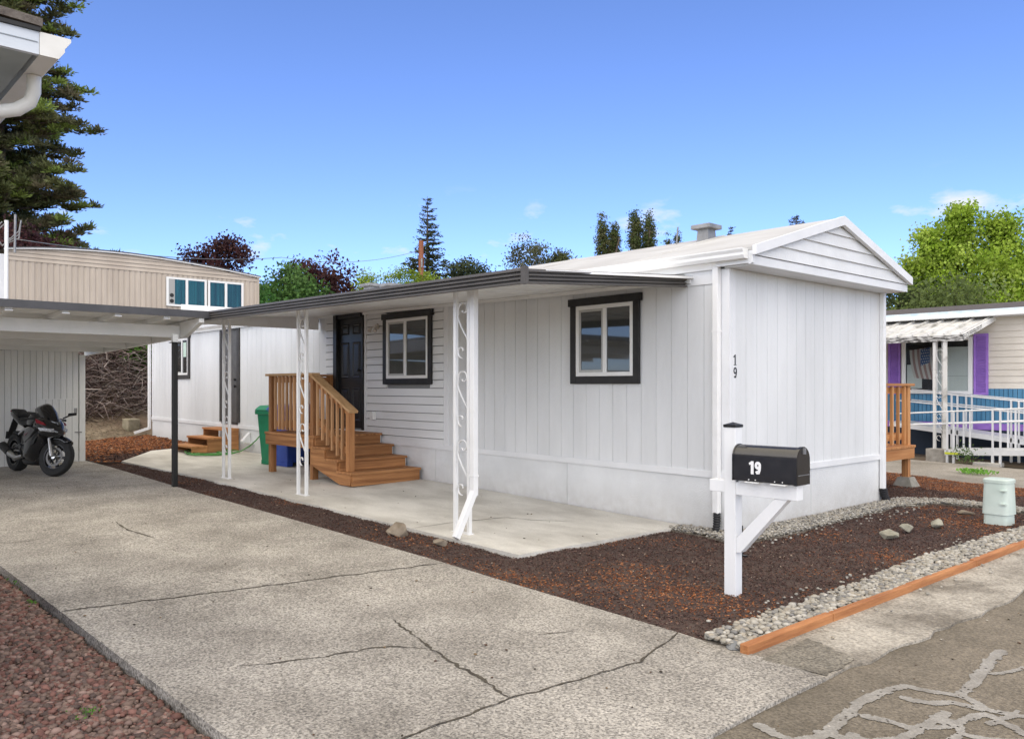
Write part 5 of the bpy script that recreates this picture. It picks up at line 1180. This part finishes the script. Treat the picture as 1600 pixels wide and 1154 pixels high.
# flag hanging inside the left pane
FG = thing('flag', 'faded striped flag with starred blue corner hung inside the neighbour window', 'flag', (wx0+.4, NY-.04, wz0+.1))
fx0, fx1, fz1 = wx0+.16, wm-.08, wz1-.24
ns = 9; fw_ = (fx1-fx0)/ns
FR, FWm, FB = mat('faded_red_cloth', (.42, .27, .24), rough=.9), mat('faded_white_cloth', (.70, .66, .60), rough=.9), mat('faded_blue_cloth', (.08, .14, .30), rough=.9)
for i in range(ns):
    b = MB(); x0 = fx0+i*fw_; 
    for j in range(9):
        t = j/8; z = fz1+.05*(i/ns)-t*(.62+.10*i/ns); b.v += [(x0+.10*t*t, NY-.040+.004*math.sin(i*1.7+t*5), z), (x0+fw_+.10*t*t, NY-.040+.004*math.sin((i+1)*1.7+t*5), z)]
    b.f = [(2*j, 2*j+1, 2*j+3, 2*j+2) for j in range(8)]; b.build('stripe', FWm if i % 2 == 0 else FR, FG)
cw = (fx1-fx0)*.42; cx0 = fx0+(fx1-fx0)*.50
cn = MB().hexa([(cx0, NY-.0475, fz1-.36), (cx0+cw, NY-.0475, fz1-.28), (cx0+cw, NY-.046, fz1-.28), (cx0, NY-.046, fz1-.36), (cx0, NY-.0475, fz1+.0), (cx0+cw, NY-.0475, fz1+.05), (cx0+cw, NY-.046, fz1+.05), (cx0, NY-.046, fz1)]).build('canton', FB, FG)
b = MB()
for r_ in range(6):
    for c_ in range(4):
        cx = cx0+cw*(c_+.5+(.25 if r_ % 2 else -.2))/4.4+.01; cz_ = fz1-.33+r_*.062+.02*c_/4
        pts = [(cx+math.sin(2*math.pi*i/10)*(.017 if i % 2 == 0 else .007), NY-.0478, cz_+math.cos(2*math.pi*i/10)*(.017 if i % 2 == 0 else .007)) for i in range(10)]
        b.add(pts, [tuple(range(10))])
b.build('stars', mat('star_white', (.75, .75, .72), rough=.9), cn)
# its metal awning and scroll post
NA = thing('window_awning', 'white metal pan awning with weathered edge on the cream house', 'awning', (-3, 11, 0))
AYf = 10.15
ac, aw = pY(1494, 528, AYf), pY(1556, 493, NY)
AXr = (ac.x+aw.x)/2+.05; za, zw = ac.z+.06, aw.z-.02; AXl = -7.
WA = mat('weathered_white_metal', (.30, .29, .26), (.62, .61, .58), 5, .5, .1, 20, lo=.3, hi=.5, stretch=(1, .4, 1)); ROT = mat('rusty_awning_edge', (.05, .045, .04), (.55, .54, .51), 14, .7, .3, 30, lo=.42, hi=.58, stretch=(.6, 1, 3))
MB().hexa([(AXl, AYf, za-.008), (AXr, AYf, za-.008), (AXr, NY-.02, zw-.008), (AXl, NY-.02, zw-.008), (AXl, AYf, za), (AXr, AYf, za), (AXr, NY-.02, zw), (AXl, NY-.02, zw)]).build('roof_pan', WA, NA)
x = AXr-.03
while x > -4.6:
    MB().beam((x, AYf, za+.022), (x, NY-.25, za+.022+(zw-za)*(NY-.25-AYf)/(NY-.02-AYf)), .03, .044).build('seam', WA, NA); x -= .30
for i in range(3): bx('fascia_rib', ROT, NA, AXl, AXr+.02, AYf-.03-.008*(i % 2), AYf-.002, za-.115+i*.04, za-.078+i*.04)
MB().prism([(AXr+.004, AYf, za-.10), (AXr+.004, NY-.03, zw-.08), (AXr+.004, NY-.03, zw+.02), (AXr+.004, AYf, za+.02)], (.02, 0, 0)).build('side_fascia', WHITE_METAL, NA)
for i in range(3): MB().beam((AXr+.03, AYf-.02, za-.08+i*.04), (AXr+.03, AYf+.95, za-.08+i*.04+(zw-za)*.5), .012, .018).build('side_rib', ROT, NA)
l0, l1 = pY(1455, 640, 10.0), pY(1470, 640, 10.0); zg = pY(1462, 701, 10.0).z
np_ = bx('post', WA, NA, l0.x-.025, l0.x+.025, 9.975+.17, 10.025+.17, zg, za-.1); bx('leg', WA, NA, l1.x-.012, l1.x+.05, 9.975+.17, 10.025+.17, zg, za-.1); bx('leg', WA, NA, l0.x+.10, l0.x+.135, 10.25, 10.29, zg, za-.1)
for i in range(4):
    for pts in scroll(l0.x+.03, l1.x-.01, 10.17, zg+.2+i*.42): ribbon_bar(pts, np_)
cb = bx('cinder_block', mat('rough_concrete_block', (.24, .22, .19), (.36, .34, .30), 8, .95, .7, 60), None, l0.x-.10, l1.x+.14, 9.98, 10.30, -.06, zg, bevel=.01); tag(cb, 'rough concrete block under the neighbour awning post', 'block')

# ================================================================ aluminium ramp
RP = thing('access_ramp', 'white aluminium wheelchair ramp with double handrails by the cream house', 'ramp', (-.5, 10.6, 0))
ALU = mat('white_aluminium', (.62, .63, .63), (.70, .70, .70), 4, .35, metal=.15)
def run(Y, deck, top, midr, posts, w, name):
    (x0, y0), (x1, y1) = deck
    a, c = pY(x0, y0, Y), pY(x1, y1, Y); d = c-a
    a2, c2 = a-d*.0, a+d*(2.2 if name else 1.6)
    MB().beam(a2+Vector((0, w/2, 0)), c2+Vector((0, w/2, 0)), w, .035).build('deck', ALU, RP)
    for yy in (0, w): MB().beam(a2+Vector((0, yy, -.03)), c2+Vector((0, yy, -.03)), .03, .10).build('side_rail', ALU, RP)
    for rail in (top, midr):
        p, q = pY(*rail[0], Y), pY(*rail[1], Y); e = q-p
        for yy in (0, w): MB().tube([p+Vector((0, yy, 0)), p+e*(2.2 if name else 1.6)+Vector((0, yy, 0))], .015, 8).build('handrail', ALU, RP, True)
    for xpx in posts:
        px_ = pY(xpx, 600, Y).x; t = (px_-a.x)/(d.x); zd = a.z+d.z*t; tp, tq = pY(*top[0], Y), pY(*top[1], Y); zt = tp.z+(tq.z-tp.z)*(px_-tp.x)/(tq.x-tp.x)
        for yy in (0, w):
            bx('post', ALU, RP, px_-.015, px_+.015, Y+yy-.015, Y+yy+.015, zd-.06, zt)
        bx('foot', ALU, RP, px_-.02, px_+.02, Y-.02, Y+.02, -.03, zd-.061)
run(11.0, ((1390, 659), (1590, 687)), ((1400, 608), (1600, 627)), ((1400, 625), (1600, 645)), (1395, 1487, 1496, 1580, 1592), .8, 0)
run(9.9, ((1476, 704), (1600, 705)), ((1400, 646), (1600, 638)), ((1400, 664), (1600, 658)), (1480, 1490, 1551, 1563), .85, 1)
p = pY(1476, 703, 9.86); bx('reflective_strip', mat('yellow_tape', (.55, .60, .04), rough=.5), RP, p.x, p.x+.27, 9.862, 9.866, p.z-.075, p.z-.035)
p = pY(1545, 726, 9.9); o = bx('paver', mat('pale_paver', (.40, .38, .33), (.5, .47, .42), 6, .9), None, p.x-.25, p.x+.2, 9.8, 10.1, -.05, .03, bevel=.01); tag(o, 'thin pale paver under a ramp foot', 'paver')

# ================================================================ eave of the house at the near left
q = pD(61, 50, 3.6); FXP, EY, EZt = q.x, q.y, q.z
NL = thing('near_house', 'white house eave with gutter and downspout at the upper left', 'house', (FXP-3, EY-2, 0))
LW = mat('near_house_paint', (.55, .60, .66), (.66, .70, .74), 3, .6, .1, 20, stretch=(1, .4, 2)); SOF = mat('grey_green_soffit', (.30, .34, .34), (.36, .40, .39), 4, .6)
fh = .098
bx('fascia', LW, NL, FXP-.025, FXP, EY-6, EY, EZt-fh, EZt); bx('drip_edge', PLAST, NL, FXP-.02, FXP+.012, EY-6, EY+.004, EZt+.001, EZt+.018)
bx('fascia_seam', mat('seam_grey', (.25, .28, .31), rough=.7), NL, FXP, FXP+.003, EY-6, EY-.006, EZt-.048, EZt-.044)  # thin darker grey line along the fascia
SHG = mat('brown_shingles', (.10, .085, .075), (.17, .15, .13), 25, .95, .9, 40)
MB().hexa([(FXP-4, EY+.01, EZt+.02), (FXP+.02, EY+.01, EZt+.02), (FXP+.02, EY-3, EZt+.16), (FXP-4, EY-3, EZt+.16), (FXP-4, EY+.01, EZt+.055), (FXP+.02, EY+.01, EZt+.055), (FXP+.02, EY-3, EZt+.20), (FXP-4, EY-3, EZt+.20)]).build('roof', SHG, NL)
bx('roof', SHG, NL, FXP-4, FXP+.02, EY-6, EY-3.001, EZt+.1, EZt+.18)
y = EY-.02
while y > EY-1.8: bx('soffit_panel', SOF, NL, FXP-4, FXP-.026, y-.148, y, EZt-fh+.0, EZt-fh+.012); y -= .15
bx('soffit_panel', SOF, NL, FXP-4, FXP-.026, EY-6, y, EZt-fh, EZt-fh+.012)
gp_ = [(0, 0), (.075, 0), (.10, .035), (.10, .05), (.125, .085), (.125, .10), (0, .10)]
GC = mat('cream_gutter', (.66, .65, .60), (.74, .73, .69), 6, .45)
MB().prism([(FXP-4, EY+.002+a, EZt-.098+c) for a, c in gp_], (4.0, 0, 0)).build('gutter', GC, NL)
gx_ = pD(52, 108, 3.85)
dp = [Vector((gx_.x, EY+.045, EZt-.10)), Vector((gx_.x, EY+.045, EZt-.17)), Vector((gx_.x-.01, EY+.03, EZt-.22)), Vector((gx_.x-.02, EY-.02, EZt-.262)), Vector((gx_.x-.03, EY-.09, EZt-.285)), Vector((gx_.x-.05, EY-.45, EZt-.37)), Vector((gx_.x-.05, EY-.52, EZt-.42)), Vector((gx_.x-.05, EY-.535, EZt-.5)), Vector((gx_.x-.05, EY-.535, .1))]
MB().tube(dp, .031, 12).build('downspout', GC, NL, True)
WY = EY-.60
bx('wall', LW, NL, FXP-3.8, FXP-.3, EY-6, WY-.02, -.1, EZt-fh)
z = .25
while z < EZt-fh-.02:
    h = min(.2, EZt-fh-z); MB().prism([(FXP-3.8, WY-.02, z), (FXP-3.8, WY, z), (FXP-3.8, WY-.012, z+h), (FXP-3.8, WY-.02, z+h)], (3.5, 0, 0)).build('lap_board', LW, NL); z += .2
bx('window', PANE, NL, FXP-3.2, FXP-2.0, WY, WY+.02, 1.1, 2.0)
# ================================================================ trees and far things
LEAF = vcol_mat('leaf', .6, .45); NEED = vcol_mat('needle', .7, .25); BARK = mat('bark', (.07, .052, .04), (.13, .10, .08), 8, .95, .8, 20, stretch=(1, 1, .3)); BARKP = mat('pale_bark', (.20, .18, .15), (.30, .27, .23), 8, .9, .5, 20)
def colors(n, pal, var=.25): return np.array(pal)[RNG.integers(0, len(pal), n)]*RNG.uniform(1-var, 1+var, (n, 1))
def broadleaf(name, label, x, y, top, zc, rx, rz, nclump, per, cr, leaf, pal, cat='tree', group=None, lobes=None, bark=None, shell=.45, asp=.7):
    zb = terrain(x, y); T = thing(name, label, cat, (x, y, zb), 0, group); h = top-zb; zc_ = zc-zb
    tr = MB(); wob = [(RNG.normal()*.04*h*t, RNG.normal()*.04*h*t) for t in np.linspace(0, 1, 6)]
    path = [(wob[i][0], wob[i][1], (zc_+rz*.45)*t-.2*(i == 0)) for i, t in enumerate(np.linspace(0, 1, 6))]
    r0 = max(.06, h*.017); tr.tube(path, [r0*(1-.75*t) for t in np.linspace(0, 1, 6)], 8)
    trunk = tr.build('trunk', bark or BARK, T, True, local=True)
    d = RNG.normal(size=(nclump, 3)); d /= np.linalg.norm(d, axis=1)[:, None]
    rr = (shell+(1-shell)*RNG.random((nclump, 1)))**.8
    c = d*rr*[rx, rx, rz]*RNG.uniform(.82, 1.12, (nclump, 1)); c[:, 2] += zc_
    if lobes is not None:
        c = np.vstack([c]+[np.array(q[:3])+RNG.normal(size=(int(q[4]), 3))*[q[3]*.55, q[3]*.55, q[3]*.6] for q in lobes])
    nclump = len(c)
    lim = MB()
    for i in RNG.choice(nclump, min(16, nclump), replace=False):
        t = RNG.uniform(.35, .85); s = Vector(path[min(5, int(t*5))]); e = Vector(c[i]); m = s.lerp(e, .5)+Vector((0, 0, .06*h)); lim.tube([s, m, e], [r0*.35, r0*.22, r0*.06], 5)
    lim.build('limbs', bark or BARK, trunk, True, kind='stuff')
    cb = colors(nclump, pal, .22); P = np.repeat(c, per, 0)+RNG.normal(size=(nclump*per, 3))*cr*[1, 1, .72]
    C = np.repeat(cb, per, 0)*RNG.uniform(.7, 1.3, (len(P), 1)); 
    leafcloud('crown', P, RNG.uniform(.7, 1.3, len(P))*leaf, C, LEAF, T, asp); return T
def conifer(name, label, x, y, top, zlow, rad, pal, levels=34, cat='tree', group=None, tip=1.0, dens=1.):
    zb = terrain(x, y); T = thing(name, label, cat, (x, y, zb), 0, group); h = top-zb; z0 = zlow-zb
    trunk = MB().tube([(0, 0, -.2), (0, 0, h*.5), (0, 0, h)], [h*.018, h*.011, .01], 8).build('trunk', BARK, T, True, local=True)
    P, D, S = [], [], []; br = MB()
    for i in range(levels):
        t = (i/levels)**.9; z = z0+(h-z0)*t; L = rad*(1-t)**.82*RNG.uniform(.72, 1.12)+.12
        nb = max(4, int(9*(1-t)+3))
        for k in range(nb):
            a = RNG.uniform(0, 6.283); l = L*RNG.uniform(.55, 1.12); dv = np.array([math.cos(a), math.sin(a), 0]); droop = -.28*(1-t)+.12*t
            br.tube([(0, 0, z), (dv[0]*l, dv[1]*l, z+l*droop)], [.03, .006], 3)
            m = int((8+l*22)*dens); u = RNG.random(m)**.7
            p = dv*(l*u)[:, None]; p[:, 2] = z+l*droop*u-.10*np.sin(u*3)*l+.10*l*u**3*tip; p += RNG.normal(size=(m, 3))*[.10*l+.04, .10*l+.04, .05]
            dd = dv+RNG.normal(size=(m, 3))*[.6, .6, .35]; P.append(p); D.append(dd); S.append(np.full(m, .16+.10*l))
    br.build('branches', BARK, trunk, kind='stuff')
    P, D, S = np.vstack(P), np.vstack(D), np.concatenate(S)
    leafcloud('crown', P, S*RNG.uniform(.7, 1.3, len(S)), colors(len(P), pal), NEED, T, .32, dirs=D); return T
GRN_D = [(.05, .065, .032), (.07, .085, .04), (.04, .052, .027)]
# big pine at the upper left
def pine(x, y, top, zlow, rad):
    zb = terrain(x, y); T = thing('pine_tree', 'tall dark pine rising above the carport at the left', 'tree', (x, y, zb)); h = top-zb; z0 = zlow-zb
    trunk = MB().tube([(0, 0, -.2), (.15, .1, h*.4), (-.1, 0, h*.75), (0, 0, h)], [.38, .28, .15, .03], 10).build('trunk', BARK, T, True, local=True)
    br = MB(); P = []; D = []; C = []
    pal = np.array([[.12, .14, .055], [.15, .165, .07], [.20, .27, .065], [.15, .135, .08], [.11, .115, .06]])
    z = z0
    while z < h-.3:
        t = (z-z0)/(h-z0); L0 = rad*(.92+.16*math.sin(z*1.75+.6))*(1-.72*t**1.8)
        for k in range(9):
            z_ = z; z = z+RNG.uniform(-.5, .5)
            a = RNG.uniform(0, 6.283); l = L0*RNG.uniform(.45, 1.12); dv = np.array([math.cos(a), math.sin(a), 0]); rise = RNG.uniform(-.10, .38)
            br.tube([(0, 0, z), tuple(dv*l*.55+[0, 0, z+l*rise*.2]), tuple(dv*l+[0, 0, z+l*rise])], [.07, .045, .015], 5)
            for u in np.linspace(.30, 1.0, max(4, int(l*3.0))):
                c = dv*l*u+[RNG.normal()*.22, RNG.normal()*.22, z+l*rise*u*u+RNG.normal()*.10]; m = 85
                q = RNG.normal(size=(m, 3)); q /= np.linalg.norm(q, axis=1)[:, None]; q[:, 2] = np.abs(q[:, 2])*.8-.15
                P.append(c+q*RNG.uniform(.08, .48, (m, 1))*[1, 1, .9]); D.append(q+[0, 0, .25]); base = pal[RNG.integers(0, 5)]; C.append(np.repeat(base[None], m, 0)*RNG.uniform(.65, 1.35, (m, 1)))
            z = z_
        z += .46
    br.build('branches', BARK, trunk, kind='stuff'); P = np.vstack(P); D = np.vstack(D); C = np.vstack(C)
    leafcloud('crown', P, RNG.uniform(.18, .32, len(P)), C, NEED, T, .30, dirs=D)
p = pD(-8, 300, 36); pine(p.x, p.y, 24.5, 7.2, 4.2)
PUR = [(.060, .024, .028), (.085, .034, .036), (.045, .022, .026), (.10, .05, .045)]
p = pD(20, 370, 33); broadleaf('purple_plum_tree', 'purple-leaved tree low beneath the big pine', p.x, p.y, 8.0, 6.4, 2.0, 1.4, 70, 90, .35, .17, PUR)
p = pD(340, 410, 45); broadleaf('purple_maple', 'purple-leaved maple above the roof end of the beige trailer', p.x, p.y, 9.2, 6.6, 1.9, 1.9, 85, 90, .32, .17, PUR, lobes=[(.2, .2, 6.45, .4, 10), (-.9, -.7, 5.9, .4, 8), (1.0, .9, 6.0, .4, 8)])
p = pD(452, 440, 40); broadleaf('green_tree', 'mid green leafy tree between the two purple maples', p.x, p.y, 8.0, 5.3, 1.75, 2.1, 80, 110, .36, .18, [(.07, .15, .035), (.10, .20, .05), (.05, .11, .03), (.12, .22, .06)])
p = pD(492, 425, 49); broadleaf('purple_maple', 'purple-leaved maple behind the mid green tree', p.x, p.y, 9.3, 6.8, 2.3, 2.2, 80, 100, .40, .20, PUR)
p = pD(412, 455, 36); broadleaf('laurel_bush', 'bright green bush beside the end wall of the beige trailer', p.x, p.y, 5.6, 4.2, .9, 1.4, 40, 90, .3, .15, [(.06, .16, .035), (.09, .2, .05)], 'bush')
p = pD(668, 400, 60); conifer('fir_tree', 'dark pointed fir behind the wooden utility pole', p.x, p.y, 15.2, 6.0, 2.7, GRN_D, 30)
p = pD(728, 415, 55); broadleaf('dark_tree', 'low dark round tree right of the pointed fir', p.x, p.y, 10.3, 8.0, 1.5, 2.0, 70, 90, .32, .17, [(.05, .07, .035), (.07, .09, .045), (.035, .05, .025)])
p = pD(832, 400, 75); broadleaf('olive_tree', 'larger grey-green spreading tree over the awning corner', p.x, p.y, 14.8, 11.6, 2.5, 3.0, 90, 60, .38, .20, [(.10, .11, .06), (.13, .14, .08), (.075, .085, .05)], group=None, bark=BARKP, shell=.7)
p = pD(873, 405, 75); broadleaf('olive_tree', 'smaller grey-green tree just left of the tall poplars', p.x, p.y, 13.9, 11.8, 1.5, 1.8, 50, 60, .36, .20, [(.08, .10, .04), (.11, .13, .05)], bark=BARKP, shell=.6)
POP = [(.085, .12, .04), (.12, .15, .05), (.14, .14, .07)]
def poplar(px_, ytop, wpx, label, D=60):
    p = pD(px_, ytop, D); top = p.z; r = wpx/2*D/FPX; zb = terrain(p.x, p.y)
    broadleaf('poplar_tree', label, p.x, p.y, top, top-2.6, r*.62, 2.6, 140, 42, .17, .13, POP, group=None, shell=.35)
poplar(943, 336, 30, 'leftmost tall narrow poplar above the white roof'); poplar(960, 343, 15, 'slender sparse poplar leaning beside the leftmost one')
poplar(993, 322, 27, 'tallest columnar poplar, third from the left'); poplar(1014, 330, 25, 'right-hand poplar of the tall pair')
poplar(1043, 367, 12, 'tiny poplar tip, left of two beside the roof vent', 75); poplar(1059, 364, 13, 'tiny poplar tip nearest the roof vent', 75)
p = pD(1245, 335, 70); conifer('distant_fir', 'far fir top showing over the ridge near the gable', p.x, p.y, p.z, p.z-4.5, 2.6, [(.06, .07, .04), (.08, .09, .055)], 20, tip=1.6)
p = pD(1142, 352, 70); conifer('distant_fir', 'far fir tip behind the larger roof vent', p.x, p.y, p.z, p.z-4.5, 1.5, [(.06, .07, .04), (.08, .07, .05)], 16, tip=1.4)
YG = [(.27, .40, .04), (.34, .47, .06), (.21, .32, .035), (.38, .49, .09)]
p = pD(1512, 400, 30); broadleaf('maple_tree', 'large yellow-green maple beyond the cream house', p.x, p.y, 8.2, 4.7, 2.0, 2.4, 150, 130, .24, .125, YG, shell=.45,
    lobes=[(-.2, -.2, 7.5, .30, 14), (-.1, -.1, 6.9, .4, 14), (-.95, -1.0, 6.9, .26, 9), (-.9, -.95, 6.2, .35, 12), (.7, .8, 7.2, .3, 12), (.95, 1.05, 6.6, .4, 14), (-1.5, -1.6, 5.5, .3, 9), (1.3, 1.5, 5.6, .6, 24), (-1.2, -1.3, 4.6, .45, 18), (-1.1, -1.2, 5.5, .4, 12), (1.9, 2.0, 6.2, .4, 12), (1.6, 1.7, 4.4, .6, 20)])
p = pD(1418, 470, 27); broadleaf('garden_shrub', 'dull green shrub behind the cream house roof next to the gable', p.x, p.y, 4.6, 3.6, 1.0, 1.1, 50, 80, .28, .12, [(.08, .11, .04), (.11, .13, .06), (.06, .085, .03)], 'shrub')
p = pD(1490, 465, 25); broadleaf('garden_shrub', 'olive shrub below the yellow-green maple', p.x, p.y, 4.7, 3.6, 1.4, 1.1, 60, 80, .30, .12, [(.15, .20, .06), (.19, .24, .08), (.12, .16, .05)], 'shrub')
# bamboo behind the roof
for px_, top_, w_, lab in ((575, 425, .35, 'small sprig of bamboo left of the roof vent'), (628, 418, .75, 'widest clump of yellow-green bamboo above the awning'), (660, 424, .45, 'low bamboo clump under the utility pole'), (686, 430, .35, 'rightmost low bamboo clump above the awning')):
    p = pD(px_, top_, 34); broadleaf('bamboo_clump', lab, p.x, p.y, p.z, p.z-.9, w_, .95, 40, 60, .2, .17, [(.24, .34, .03), (.32, .42, .06), (.18, .27, .03)], 'bamboo', asp=.25)
# utility pole and lines
p = pD(658, 376, 55); zb = terrain(p.x, p.y)
UP = thing('utility_pole', 'weathered red-brown wooden utility pole before the dark fir', 'utility pole', (p.x, p.y, zb))
MB().tube([(p.x, p.y, zb), (p.x, p.y, p.z)], [.20, .16], 12).build('pole', mat('pole_timber', (.22, .075, .04), (.30, .12, .07), 6, .85, .5, 20, stretch=(1, 1, .1)), UP, True); MB().tube([(p.x+.2, p.y-.1, p.z-1.8), (p.x+.2, p.y-.1, p.z-1.2)], .06, 8).build('insulator', GREYM, UP, True)
def wire(a, c, sag, label):
    pts = [a.lerp(c, t)-Vector((0, 0, sag*4*t*(1-t))) for t in np.linspace(0, 1, 24)]
    o = MB().tube(pts, .014, 5).build('power_line', GREYM, None, 'all'); tag(o, label, 'wire')
m_ = pX(14, 372, -21.4); wire(m_, pD(440, 402, 45), .3, 'thin cable running right from the trailer mast'); wire(pD(440, 402, 45), Vector((p.x, p.y, p.z-.6)), .5, 'thin overhead line running to the wooden pole')
# bush on the bank, weeds by the neighbour's drive and the lava bed
p = pX(222, 548, -19.6); broadleaf('bank_shrub', 'bright green shrub on top of the bank behind the brush', p.x, p.y+.1, p.z+.35, p.z, .75, .5, 60, 90, .18, .10, [(.09, .2, .03), (.13, .26, .05), (.06, .13, .02)], 'shrub')
def weed(px_, py_, w, h, n, label, pal, name='weed', lift=0.):
    p = gp(px_, py_, lift); T = thing(name, label, 'weed', p); P = RNG.normal(size=(n, 3))*[w*.4, w*.4, h*.3]+[0, 0, h*.5]; P[:, 2] = np.clip(P[:, 2], .005, None)
    MB().tube([(0, 0, -.02), (.005, 0, h*.8)], [.006, .002], 5).build('stem', MATS['green_plastic'] if False else mat('weed_stem', (.08, .13, .04), rough=.7), T, local=True)
    leafcloud('leaves', P, RNG.uniform(.6, 1.2, n)*max(.02, w*.22), colors(n, pal), LEAF, T, .45)
WG = [(.10, .26, .03), (.14, .34, .05), (.07, .18, .02)]
weed(40, 918, .10, .05, 60, 'larger weed tuft along the driveway edge', WG, lift=-.06); weed(20, 905, .07, .04, 40, 'small weed tuft at the left frame edge of the driveway', WG, lift=-.06); weed(134, 1119, .07, .05, 34, 'single bright weed growing in the lava rock', WG, lift=-.05); weed(50, 945, .06, .03, 26, 'tiny weed lower down the driveway edge', WG, lift=-.06)
weed(1508, 722, .28, .30, 160, 'leafy weed growing under the ramp edge', [(.09, .16, .05), (.13, .2, .07)]); weed(1527, 738, .34, .05, 160, 'flat bright grass tuft on the neighbour drive', [(.16, .36, .05), (.22, .45, .08)])

# alike things share a group
GROUPS = {'poplar_tree': 'narrow poplars above the roof', 'rock': 'rocks set in the mulch', 'wheelie_bin': 'bins beside the porch', 'bamboo_clump': 'bamboo clumps behind the roof', 'garden_shrub': 'shrubs behind the cream house', 'distant_fir': 'far fir tips over the ridge', 'purple_maple': 'purple maples behind the trailer', 'weed': 'weeds', 'olive_tree': 'grey-green trees behind the awning', 'power_line': 'overhead lines'}
for o in COL.objects:
    k = o.name.split('.')[0]
    if o.parent is None and k in GROUPS and o.get('category'): o['group'] = GROUPS[k]
